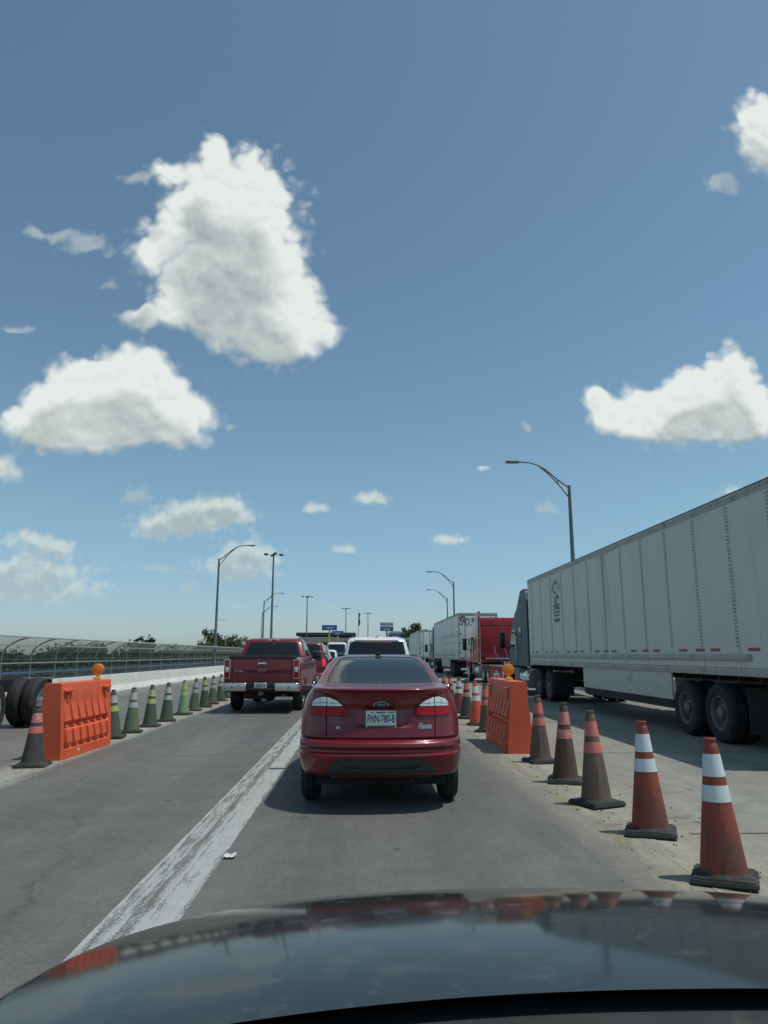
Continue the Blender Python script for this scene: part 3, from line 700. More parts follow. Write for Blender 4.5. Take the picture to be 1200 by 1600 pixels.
cone(-4.47, 10.22, M_CX, M_BP2, M_BP, R(8), 'blackened cone with pink bands in front of the left barrier', 'cones by the left barrier', 0.86)
cone(-4.52, 13.5, M_CG3, M_BWG, M_BL, R(5), 'dark green cone half hidden behind the left barrier', GL, 0.93, (0, R(-2)))
far_l = [(-4.49, 14.45, M_CG2, M_BWG, M_BWG, 'green cone with dirty white bands, first clear of the left barrier'),
 (-4.47, 15.6, M_CG3, M_BL, M_BL, 'dark green cone with bright lime bands near the left barrier'),
 (-4.46, 16.85, M_CG3, M_BWG, M_BWG, 'dark green cone with greyish bands, third clear of the barrier'),
 (-4.52, 18.6, M_CG, M_BL, M_BL, 'palest green cone with lime bands in the left row'),
 (-4.56, 19.9, M_CG2, M_BWG, M_BWG, 'green cone with dull white bands just beyond the palest green cone'),
 (-4.55, 21.2, M_CG3, M_BL, M_BWG, 'dark green cone with one lime and one white band'),
 (-4.60, 22.5, M_CG2, M_BWG, M_BWG, 'green cone fourth from the red pickup in the left row'),
 (-4.65, 24.0, M_CG3, M_BWG, M_BWG, 'dark green cone third from the red pickup'),
 (-4.72, 25.7, M_CG2, M_BWG, M_BWG, 'green cone next to the tail of the red pickup'),
 (-4.75, 27.4, M_CG3, M_BWG, M_BWG, 'green cone mostly hidden behind the red pickup')]
for a in far_l: cone(a[0], a[1], a[2], a[3], a[4], R(random.uniform(-20, 20)), a[5], GL, 0.93, (R(random.uniform(-1.5, 1.5)), R(random.uniform(-2, 2))))
for o in CM.values(): bpy.data.objects.remove(o)

# ------------------------------------------------------------------ water filled plastic barriers
def water_barrier(loc, rz, label, lamp_y, L=1.9):
    root = empty('water_barrier', loc, rz); tag(root, label, 'barrier', 'orange plastic barriers among the cones')
    rib = [(.215, 0), (.215, .13), (.18, .15), (.18, .19), (.235, .225), (.205, .40), (.12, .43), (.10, .47), (.14, .505), (.195, .53), (.138, .745), (.128, .80), (.126, 1.04), (.116, 1.065)]
    gro = [(.215, 0), (.215, .13), (.18, .15), (.18, .19), (.180, .225), (.150, .40), (.115, .43), (.10, .47), (.12, .505), (.135, .53), (.118, .745), (.122, .80), (.126, 1.04), (.116, 1.065)]
    end = [(.195, 0), (.193, .13), (.191, .145), (.188, .185), (.184, .225), (.170, .41), (.167, .445), (.164, .48), (.161, .505), (.158, .53), (.136, .745), (.134, .80), (.129, 1.04), (.117, 1.065)]
    prof = [(0.0, end), (.07, end), (.09, end)]
    y = .105; k = 0
    while y < L - .3:
        prof += [(y, rib), (y + .175, rib), (y + .185, gro), (y + .242, gro), (y + .252, rib)]; y += .26; k += 1
    prof = [p for p in prof if p[0] < L - .17] + [(L - .165, rib), (L - .14, end), (L - .10, end), (L, end)]
    prof.sort(key=lambda p: p[0])
    b = MB(); b.loft([[Vector((x, y, z)) for x, z in pr] + [Vector((-x, y, z)) for x, z in pr[::-1]] for y, pr in prof])
    body = b.build('body', M_ORANGE, root)
    cuts = []
    c = MB(); c.tube([(0, -.025, -.1), (0, -.025, 1.2)], [.075, .062], 24); cuts.append(c.build('cut', M_ORANGE))
    for yy in (.42, 1.22):
        c = MB(); c.box((0, yy + .13, .03), (.8, .22, .12), bev=.01); cuts.append(c.build('cut', M_ORANGE))
    for i in range(6):
        for sg in (-1, 1):
            c = MB(); c.box((sg * .22, .18 + i * .31, .02), (.07, .10, .10), bev=.01); cuts.append(c.build('cut', M_ORANGE))
    for yy in (.65, .90, 1.15):
        c = MB(); c.box((0, yy, .965), (.6, .07, .035), bev=.01); c2 = c
        for sg in (-1, 1): pass
        cc_ = MB()
        for sg in (-1, 1): cc_.box((sg * .135, yy, .955), (.05, .05, .06), bev=.012)
        cuts.append(cc_.build('cut', M_ORANGE)); c2.bm.free()
    boolean(body, cuts); sharpen(body.data, 30)
    b = MB()
    for yy in (.22, L - .22):
        for sg in (-1, 1):
            b.box((sg * .135, yy, .955), (.075, .30, .035), bev=.012); b.box((sg * .132, yy, .85), (.03, .06, .14), bev=.01)
    b.build('handle_ledge', M_ORANGE, root)
    for sg in (-1, 1):
        b = MB(); b.tube([(sg * .20, .55, .075), (sg * .222, .55, .075)], .028, 16); b.tube([(sg * .22, .55, .075), (sg * .232, .55, .075)], .012, 8); b.build('drain_plug', M_PAPER, root)
    b = MB(); b.box((0, lamp_y, 1.085), (.11, .09, .05), bev=.01); b.box((0, lamp_y, 1.125), (.05, .05, .06), bev=.008); lm = b.build('warning_light', M_YELB, root)
    b = MB(); M = Matrix.Translation((0, lamp_y, 1.235)) @ Matrix.Rotation(R(90), 4, 'X')
    b.lathe([(0, .038), (.05, .036), (.078, .028), (.088, .014), (.088, -.014), (.078, -.028), (.05, -.036), (0, -.038)], 36, M, cap=False); b.build('lens', M_AMBER, lm)
    b = MB(); b.lathe([(.088, .015), (.098, .015), (.098, -.015), (.088, -.015)], 36, M, cap=False); b.build('lens_rim', M_AMBER, lm)
    return root
water_barrier((-4.50, 10.72, 0.004), R(-1.6), 'orange plastic barrier with amber lamp among the green cones at left', 1.62)
water_barrier((2.40, 11.22, 0.004), R(0.5), 'orange plastic barrier with amber lamp at right of the red sedan', 0.72)

# ------------------------------------------------------------------ red sedan in front
def sedan(loc, m, label, detailed=True, plate_txt='FNN-780-B'):
    root = empty('sedan_car', loc); root.scale = (.945, 1, 1); tag(root, label, 'car')
    def sm(a, b_, x): x = max(0, min(1, (x - a) / (b_ - a))); return x * x * (3 - 2 * x)
    def disp(x, z):
        ax = abs(x); d = 0
        # recess around the plate
        top = sm(1.0, .955, z); bot = sm(.775, .80, z); wd = sm(.40 - .62 * max(0, .93 - z), .36 - .62 * max(0, .93 - z), ax)
        d += .030 * top * bot * wd
        return d
    rows = [ # z, rear y, front y, half width, rear corner depth, front corner depth
        (.315, .20, 4.15, .74, .28, .4), (.325, .13, 4.25, .775, .32, .5), (.35, .085, 4.3, .815, .36, .6), (.44, .035, 4.35, .848, .42, .7), (.50, .006, 4.38, .858, .45, .75),
        (.522, -.004, 4.38, .860, .46, .75), (.536, -.002, 4.38, .861, .46, .75), (.556, .034, 4.38, .861, .46, .75), (.582, .036, 4.38, .861, .46, .75), (.606, .012, 4.38, .861, .46, .75), (.640, .020, 4.36, .861, .47, .75), (.661, .052, 4.34, .861, .46, .75), (.671, .092, 4.33, .860, .46, .75), (.676, .136, 4.32, .858, .46, .75), (.684, .138, 4.32, .857, .46, .75), (.691, .098, 4.32, .859, .46, .75), (.74, .112, 4.3, .859, .46, .75),
        (.80, .125, 4.25, .858, .46, .75), (.90, .140, 4.1, .850, .46, .8), (1.00, .150, 3.75, .830, .48, .7), (1.06, .145, 3.5, .805, .50, .6), (1.105, .125, 3.3, .775, .50, .5), (1.135, .092, 3.2, .750, .48, .45),
        (1.150, .105, 3.15, .740, .47, .42), (1.160, .20, 3.12, .732, .46, .40), (1.170, .42, 3.08, .725, .42, .40), (1.185, .60, 3.04, .718, .38, .40), (1.22, .74, 2.95, .700, .36, .40),
        (1.30, 1.00, 2.75, .662, .34, .38), (1.38, 1.28, 2.52, .617, .32, .36), (1.44, 1.55, 2.30, .560, .30, .34), (1.465, 1.75, 2.15, .505, .26, .30), (1.480, 1.93, 2.03, .38, .05, .05)]
    B = Body(rows, 6, 2.5, disp)
    body = B.mesh('body', m, root, [(.80, .31, .350, .55, 1.0), (3.30, .31, .345, .55, 1.0)], 38)
    # glass
    rg = B.patch('rear_window', [(-.585, 1.192), (0, 1.182), (.585, 1.192), (.575, 1.25), (.525, 1.35), (.468, 1.425), (.43, 1.437), (0, 1.447), (-.43, 1.437), (-.468, 1.425), (-.525, 1.35), (-.575, 1.25)], M_GLASS2, root, .010, .03)
    b = MB(); B.line(b, [(-.592, 1.187), (-.582, 1.25), (-.532, 1.35), (-.475, 1.43), (-.43, 1.444), (0, 1.454), (.43, 1.444), (.475, 1.43), (.532, 1.35), (.582, 1.25), (.592, 1.187)], .014, .0115); b.build('window_seal', M_PLAST, rg)
    for sg in (-1, 1):
        B.side_patch('side_window', [(1.25, 1.20), (2.75, 1.20), (2.38, 1.40), (1.62, 1.40)], M_GLASS, root, sg)
    # lamps
    sur = [(-.742, .955), (-.738, 1.02), (-.70, 1.06), (-.62, 1.085), (-.54, 1.082), (-.45, 1.050), (-.375, .995), (-.338, .935), (-.352, .900), (-.40, .888), (-.576, .882), (-.735, .890)]
    clr = [(-.728, .978), (-.722, 1.015), (-.69, 1.045), (-.62, 1.066), (-.55, 1.062), (-.46, 1.030), (-.400, .983)]
    red = [(-.735, .972), (-.398, .976), (-.352, .930), (-.368, .903), (-.42, .896), (-.576, .890), (-.728, .897)]
    for P_ in (0, 1):
        f = (lambda q: mir(q)) if P_ else (lambda q: q)
        s_ = B.patch('tail_lamp', f(sur), M_LAMPD, root, .010, .03)
        B.patch('clear_lens', f(clr), M_LAMPW, s_, .015, .03)
        B.patch('red_lens', f(red), M_LAMPR, s_, .0145, .03)
        b = MB(); sg = 1 if P_ else -1; B.line(b, [(sg * .572, .885), (sg * .568, 1.083)], .007, .0165); b.build('lens_gap', M_GAP, s_)
        b = MB(); B.line(b, [(sg * .715, 1.000), (sg * .59, 1.012), (sg * .44, 1.002)], .006, .0165); B.line(b, [(sg * .64, .985), (sg * .645, 1.05)], .005, .0165); B.line(b, [(sg * .50, .985), (sg * .51, 1.035)], .005, .0165); b.build('lens_rib', M_RIM, s_)
        B.patch('bumper_reflector', f([(-.71, .502), (-.71, .532), (-.52, .530), (-.54, .507)]), M_LAMPR, root, .010, .05)
    # gaps
    b = MB()
    B.line(b, [(-.578, 1.10), (-.573, .88), (-.566, .697)], .010, .003); B.line(b, [(.566, .697), (.573, .88), (.578, 1.10)], .010, .003)
    b.build('trunk_gap', M_GAP, root)
    # diffuser and valance
    dif = B.patch('diffuser', [(-.565, .325), (-.55, .395), (-.50, .450), (-.44, .485), (-.40, .492), (.40, .492), (.44, .485), (.50, .450), (.55, .395), (.565, .325), (.54, .315), (-.54, .315)], M_PLASTG, root, .006, .05)
    b = MB(); b.box((0, B.rear(0, .40) - .012, .402), (.84, .02, .012), bev=.004); b.build('diffuser_lip', M_PLAST, dif)
    b = MB(); b.prism([(.16, .40), (.16, .315), (.30, .27), (.5, .26)], -.52, .52, 'x'); b.build('valance', M_PLAST, root)
    b = MB(); b.tube([(.32, .14, .285), (.32, .6, .285)], [.030, .030], 14); b.box((.30, .42, .30), (.34, .22, .12), bev=.04); b.build('exhaust', M_DARK, root)
    b = MB(); b.box((0, 2.2, .30), (1.36, 3.7, .16)); b.box((0, .8, .31), (1.30, .10, .10), bev=.02); b.build('underbody', M_DARK, root)
    for y in (.80, 3.30):
        for sg in (-1, 1): wheel(root, sg * .852, y, .31, .205, sg, M_ALU)
    # emblem, badges, plate
    e = [(.082 * math.cos(a * math.pi / 16), .993 + .033 * math.sin(a * math.pi / 16)) for a in range(32)]
    em = B.patch('emblem', e, M_CHROME, root, .012, .05)
    B.patch('emblem_field', [(x * .86, .993 + (z - .993) * .80) for x, z in e], M_OVAL, em, .0145, .05)
    text_obj('emblem_script', 'Ford', .040, M_CHROME, em, lambda x, y: (x, B.rear(x, .993 + y) - .0165, .993 + y), shear=.35, sx=1.15, bold=.0006)
    pl = plate(B, root, plate_txt, 0.0, .856, .316, .168, .028)
    text_obj('model_badge', 'Fiesta', .070, M_CHROME, root, lambda x, y: (.452 + x, B.rear(.452 + x, .790 + y) - .005, .790 + y), shear=.45, sx=.88, bold=.0012)
    text_obj('trim_badge', 'SE', .030, M_CHROME, root, lambda x, y: (-.448 + x, B.rear(-.448 + x, .778 + y) - .004, .778 + y), sx=1.4, bold=.001)
    b = MB()
    for dx, dz, w_, h_ in ((-.03, .035, .018, .022), (-.008, .035, .016, .022), (.014, .035, .014, .022), (.0, .005, .125, .006), (-.04, -.008, .02, .012), (-.012, -.008, .022, .012), (.018, -.008, .02, .012), (.044, -.008, .02, .012)):
        x0, z0 = -.455 + dx, .835 + dz; b.box((x0, B.rear(x0, z0) - .003, z0), (w_, .004, h_))
    b.build('dealer_badge', M_RIM, root)
    b = MB()
    for x0 in (-.085, .075): b.box((x0, B.rear(x0, .615) - .004, .615), (.014, .012, .010), bev=.003)
    b.build('parking_sensor', M_RED, root)
    # antenna, mirrors
    b = MB(); b.box((.0, 1.78, 1.49), (.075, .10, .035), bev=.012); b.tube([(0, 1.76, 1.50), (.16, 1.72, 1.545)], .005, 6); b.build('antenna', M_PLAST, root)
    for sg in (-1, 1):
        b = MB(); b.box((sg * .965, 2.75, 1.01), (.19, .13, .15), bev=.045, seg=3); b.tube([(sg * .78, 2.8, .97), (sg * .92, 2.78, .98)], .028, 8); mo = b.build('wing_mirror', m, root)
        b = MB(); b.box((sg * .965, 2.683, 1.01), (.155, .008, .12), bev=.003); b.build('mirror_glass', M_GLASS, mo)
    return root
sedan((.175, 7.08, 0), M_RED, 'dark red sedan stopped directly ahead in our lane')

# ------------------------------------------------------------------ SUVs and far cars
def suv(loc, m, label, w=.98, h=1.95, length=5.2, lit=False, hatch_strip=False, rack=True, group=None, cat='suv', name='suv'):
    root = empty(name, loc); tag(root, label, cat, group); k = w / .98; q = (h - 1.95)
    rows = [(.32, .12, length - .2, .88 * k, .2, .4), (.42, .02, length - .05, .95 * k, .22, .5), (.60, -.02, length, .98 * k, .24, .5), (.74, 0, length, .985 * k, .22, .5), (.80, .08, length - .02, .985 * k, .2, .5), (1.05, .09, length - .1, .98 * k, .2, .5), (1.16, .11, length - .3, .965 * k, .2, .5),
            (1.22, .13, length - 1.35, .95 * k, .2, .3), (1.40 + q * .4, .19, length - 1.65, .905 * k, .2, .3), (1.70 + q, .29, length - 2.15, .835 * k, .2, .3), (1.84 + q, .35, length - 2.4, .79 * k, .2, .3), (1.90 + q, .44, length - 2.55, .74 * k, .22, .3), (1.935 + q, .62, length - 2.8, .63 * k, .24, .3), (1.945 + q, 1.0, length - 3.2, .3 * k, .1, .1)]
    B = Body(rows, 4, 3.6); B.mesh('body', m, root, [(1.1, .38, .42, .6, 1.2), (length - .95, .38, .42, .6, 1.2)], 35)
    z0, z1 = 1.25, 1.82 + q
    B.patch('rear_window', [(-.80 * k, z0), (.80 * k, z0), (.775 * k, z0 + .3), (.715 * k, z1), (-.715 * k, z1), (-.775 * k, z0 + .3)], M_GLASS, root, .004, .08)
    for sg in (-1, 1):
        B.side_patch('side_window', [(.55, 1.26), (length - 1.75, 1.26), (length - 2.25, z1 - .05), (.62, z1 - .05)], M_GLASS, root, sg)
        b = MB(); zz = 1.18; b.box((sg * .90 * k, B.rear(.80 * k, zz) - .005, zz), (.11, .10, .28), bev=.02); b.build('tail_lamp', M_LAMPON if lit else M_LAMPR, root)
        b = MB(); b.box((sg * (w + .12), length - 1.75, 1.22), (.24, .12, .19), bev=.04); b.tube([(sg * (w - .1), length - 1.7, 1.18), (sg * (w + .1), length - 1.72, 1.2)], .03, 8); b.build('wing_mirror', M_PLAST, root)
        if rack:
            b = MB(); b.tube([(sg * .66 * k, .75, 1.93 + q), (sg * .66 * k, .85, 1.985 + q), (sg * .66 * k, length - 3.0, 1.985 + q), (sg * .66 * k, length - 2.9, 1.93 + q)], .018, 8); b.build('roof_rail', M_PLAST, root)
        for y in (1.1, length - .95): wheel(root, sg * (w - .02), y, .38, .26, sg, M_RIM)
    b = MB(); b.box((0, B.rear(0, .58) - .02, .58), (1.5 * k, .08, .20), bev=.03); b.build('bumper', M_SILV, root)
    plate(B, root, '', 0, .92, .31, .16, .02, False)
    if hatch_strip:
        b = MB(); b.box((0, B.rear(0, z1 - .035) - .012, z1 - .035), (.80, .025, .035), bev=.008); b.build('high_brake_lamp', M_CHML, root)
        b = MB(); b.prism([(.36, 1.86 + q), (.33, 1.855 + q), (.56, 1.94 + q), (.66, 1.945 + q)], -.60, .60, 'x', .008); b.build('spoiler', m, root)
        b = MB(); b.box((.02, .55, 1.985 + q), (.05, .14, .07), bev=.02); b.build('antenna_fin', m, root)
    b = MB(); b.box((0, 2.5, .36), (1.5 * k, length - .8, .2)); b.build('underbody', M_DARK, root)
    return root
suv((.36, 19.3, 0), M_WHITE, 'white SUV queued in front of the red sedan', h=1.96, hatch_strip=True)
suv((-2.42, 27.6, 0), M_RED2, 'dark red SUV with lit brake light ahead of the red pickup', h=1.99, length=4.9, lit=True, rack=False)
suv((-2.62, 35.2, 0), M_BLACKP, 'black SUV with lit tail lights beyond the dark red SUV', h=1.90, lit=True, rack=False)
suv((-2.62, 46.5, 0), M_WHITE, 'white SUV far ahead in the left lane', h=1.80, rack=False)
suv((-1.9, 54.5, 0), M_BLACKP, 'black car far ahead between the two lanes', h=1.60, rack=False)
suv((-2.35, 63.0, 0), M_WHITE, 'tall white van far ahead near the plaza canopy', h=2.55, rack=False, cat='van', name='van')
suv((2.9, 66.0, 0), M_BLACKP, 'dark SUV far ahead beside the distant truck', h=1.75, rack=False)

# ------------------------------------------------------------------ red pickup
def pickup(loc, m, label, rz=0.0):
    root = empty('pickup_truck', loc, rz); tag(root, label, 'pickup')
    def disp(x, z):
        d = 0
        if abs(x) < .75: d += .018 * math.exp(-((z - 1.02) / .022) ** 2) - .012 * math.exp(-((z - 1.10) / .05) ** 2)
        return d
    rows = [(.52, .12, 5.3, .93, .06, .3), (.62, .03, 5.5, .965, .08, .4), (.78, .0, 5.62, .985, .09, .5), (.95, .0, 5.66, .995, .09, .5), (1.0, .0, 5.66, .998, .09, .5), (1.05, .0, 5.65, 1.0, .09, .5), (1.15, .0, 5.6, .998, .09, .5), (1.28, .01, 5.5, .985, .09, .5), (1.36, .02, 5.35, .96, .08, .5), (1.40, .05, 5.25, .935, .06, .5), (1.405, .12, 5.2, .86, .05, .5)]
    B = Body(rows, 5, 4.5, disp); B.mesh('body', m, root, [(1.25, .40, .47, .6, 1.3), (4.80, .40, .47, .6, 1.3)], 30)
    crow = [(1.30, 1.84, 4.55, .945, .12, .5), (1.42, 1.86, 4.45, .925, .13, .5), (1.55, 1.92, 4.15, .895, .14, .5), (1.75, 2.03, 3.75, .845, .15, .45), (1.86, 2.11, 3.5, .805, .16, .4), (1.92, 2.20, 3.35, .755, .17, .35), (1.95, 2.36, 3.2, .66, .18, .3), (1.96, 2.6, 3.0, .35, .1, .1)]
    C = Body(crow, 5, 3.4); cb = C.mesh('cab', m, root, (), 35)
    g_ = C.patch('rear_window', [(-.775, 1.425), (.775, 1.425), (.75, 1.55), (.685, 1.815), (.66, 1.835), (-.66, 1.835), (-.685, 1.815), (-.75, 1.55)], M_GLASS, cb, .004, .07)
    text_obj('window_sticker', 'o', .07, M_CHML, g_, lambda x, y: (x, C.rear(x, 1.79 + y) - .008, 1.79 + y * .5), sx=2.0, bold=.004)
    b = MB(); b.box((0, C.rear(0, 1.895) - .012, 1.893), (.34, .04, .038), bev=.008); hb = b.build('high_brake_lamp', M_LAMPW, cb)
    b = MB(); b.box((0, C.rear(0, 1.895) - .034, 1.893), (.12, .006, .03)); b.build('red_lens', M_CHML, hb)
    for sg in (-1, 1):
        C.side_patch('side_window', [(2.15, 1.44), (3.02, 1.44), (2.98, 1.80), (2.28, 1.80)], M_GLASS, cb, sg)
        C.side_patch('side_window', [(3.10, 1.44), (4.15, 1.44), (3.72, 1.72), (3.52, 1.80), (3.07, 1.80)], M_GLASS, cb, sg)
        b = MB(); C.line(b, [(2.08, 1.43), (4.2, 1.43)], .022, .006, sg); C.line(b, [(2.10, 1.43), (2.25, 1.815), (3.5, 1.815), (3.75, 1.73), (4.2, 1.43)], .018, .006, sg); b.build('window_trim', M_CHROME, cb)
        b = MB(); b.box((sg * 1.13, 3.95, 1.46), (.26, .14, .26), bev=.05, seg=3); b.tube([(sg * .90, 4.0, 1.38), (sg * 1.08, 3.97, 1.40)], .035, 8); mo = b.build('wing_mirror', m if sg > 0 else M_PLAST, root)
        b = MB(); b.box((sg * 1.13, 3.876, 1.46), (.21, .008, .21), bev=.003); b.build('mirror_glass', M_GLASS, mo)
        # doors, handles, wheel lips
        b = MB(); B.line(b, [(1.86, .60), (1.86, 1.36)], .010, .003, sg); B.line(b, [(2.12, .62), (2.12, 1.36)], .006, .002, sg); B.line(b, [(3.04, .62), (3.04, 1.36)], .006, .002, sg); B.line(b, [(4.15, .62), (4.22, 1.36)], .006, .002, sg); b.build('door_gap', M_GAP, root)
        for y in (2.85, 3.92):
            b = MB(); b.box((sg * 1.005, y, 1.27), (.04, .20, .035), bev=.012); b.build('door_handle', M_CHROME, root)
        for y0 in (1.25, 4.80):
            pts = [(y0 + .49 * math.cos(R(a)), .40 + .49 * math.sin(R(a))) for a in range(8, 176, 8)]
            b = MB(); b.tube([(sg * (B.side(p[0], max(.55, p[1])) + .002), p[0], p[1]) for p in pts], .028, 8); b.build('wheel_arch_lip', m, root)
            wheel(root, sg * .975, y0, .40, .27, sg, M_ALU)
        b = MB(); b.tube([(sg * .98, 1.95, .46), (sg * .98, 4.2, .46)], .045, 10); b.build('running_board', M_PLAST, root)
        # tail lamp: pale frame, red lens, clear window
        b = MB(); b.box((sg * .895, .015, 1.115), (.165, .14, .50), bev=.025); tl = b.build('tail_lamp', M_CHROME, root)
        b = MB(); b.box((sg * .895, -.052, 1.115), (.125, .02, .45), bev=.008); b.build('red_lens', M_LAMPR, tl)
        b = MB(); b.box((sg * .895, -.060, 1.10), (.085, .015, .13), bev=.006); b.build('clear_lens', M_LAMPW, tl)
        b = MB(); b.box((sg * .66, -.13, .665), (.60, .20, .205), bev=.035, seg=3); b.box((sg * .94, -.02, .665), (.09, .34, .195), bev=.03); b.build('bumper', M_CHROME, root)
        b = MB(); b.tube([(sg * .72, -.236, .655), (sg * .72, -.228, .655)], .022, 12); b.build('parking_sensor', M_PLAST, root)
    b = MB(); b.box((0, -.10, .70), (.74, .14, .16), bev=.02); b.box((0, -.17, .615), (.66, .16, .05), bev=.012); b.build('bumper_step', M_PLAST, root)
    b = MB(); b.box((0, -.20, .695), (.32, .008, .165), bev=.003); pl = b.build('licence_plate', M_PLATE, root)
    b = MB()
    for i in range(6): b.box((-.105 + i * .042, -.206, .70), (.024, .003, .075))
    b.box((0, -.206, .765), (.18, .003, .014)); b.build('plate_marks', M_INKG, pl)
    b = MB(); b.box((0, -.02, .50), (.09, .34, .09), bev=.01); b.tube([(0, -.16, .53), (0, -.20, .60)], .018, 8); b.lathe([(0, .66), (.02, .655), (.028, .63), (.02, .605), (0, .6)], 14, Matrix.Translation((0, -.20, 0))); b.build('tow_hitch', M_STEEL, root)
    b = MB(); B.line(b, [(-.765, .80), (-.772, 1.37)], .010, .003); B.line(b, [(.765, .80), (.772, 1.37)], .010, .003); B.line(b, [(-.765, .80), (.765, .80)], .010, .003); b.build('tailgate_gap', M_GAP, root)
    b = MB(); b.box((0, -.006, 1.245), (.22, .03, .075), bev=.012); tg = b.build('tailgate_handle', M_CHROME, root)
    b = MB(); b.box((0, -.024, 1.225), (.17, .01, .022), bev=.003); b.build('handle_recess', M_PLAST, tg)
    e = [(.115 * math.cos(a * math.pi / 16), 1.075 + .046 * math.sin(a * math.pi / 16)) for a in range(32)]
    em = B.patch('emblem', e, M_CHROME, root, .02, .06); B.patch('emblem_field', [(x * .86, 1.075 + (z - 1.075) * .78) for x, z in e], M_OVAL, em, .026, .06)
    text_obj('emblem_script', 'Ford', .055, M_CHROME, em, lambda x, y: (x, -.031 + B.rear(0, 1.075 + y), 1.075 + y), shear=.35, sx=1.2, bold=.001)
    text_obj('model_badge', 'F-150', .075, M_CHROME, root, lambda x, y: (-.60 + x, B.rear(-.60 + x, 1.06 + y) - .006, 1.06 + y), sx=1.3, bold=.002)
    # tonneau cover and rear spoiler lip on the tailgate top
    b = MB(); b.box((0, .95, 1.425), (1.74, 1.80, .045), bev=.015); b.build('bed_cover', M_PLAST, root)
    b = MB(); b.box((0, .09, 1.405), (1.74, .14, .035), bev=.012); b.build('tailgate_cap', M_PLAST, root)
    b = MB(); b.box((0, 2.7, .50), (1.1, 4.4, .18)); b.tube([(-.78, 1.25, .40), (.78, 1.25, .40)], .06, 10); b.lathe([(0, -.16), (.14, -.12), (.17, 0), (.14, .12), (0, .16)], 16, Matrix.Translation((.05, 1.25, .40)) @ Matrix.Rotation(R(90), 4, 'X')); b.build('underbody', M_DARK, root)
    M = Matrix.Translation((-.18, .55, .44)); b = MB(); b.lathe([(.2, -.1), (.33, -.1), (.36, -.04), (.36, .04), (.33, .1), (.2, .1)], 32, M); b.build('spare_wheel', M_TYRE, root)
    b = MB(); b.tube([(.55, -.02, .44), (.55, .8, .44)], .035, 12); b.build('exhaust', M_RIM, root)
    return root
pickup((-2.63, 18.95, 0), M_RED2, 'dark red pickup truck with chrome bumper ahead in the left lane', R(-.7))

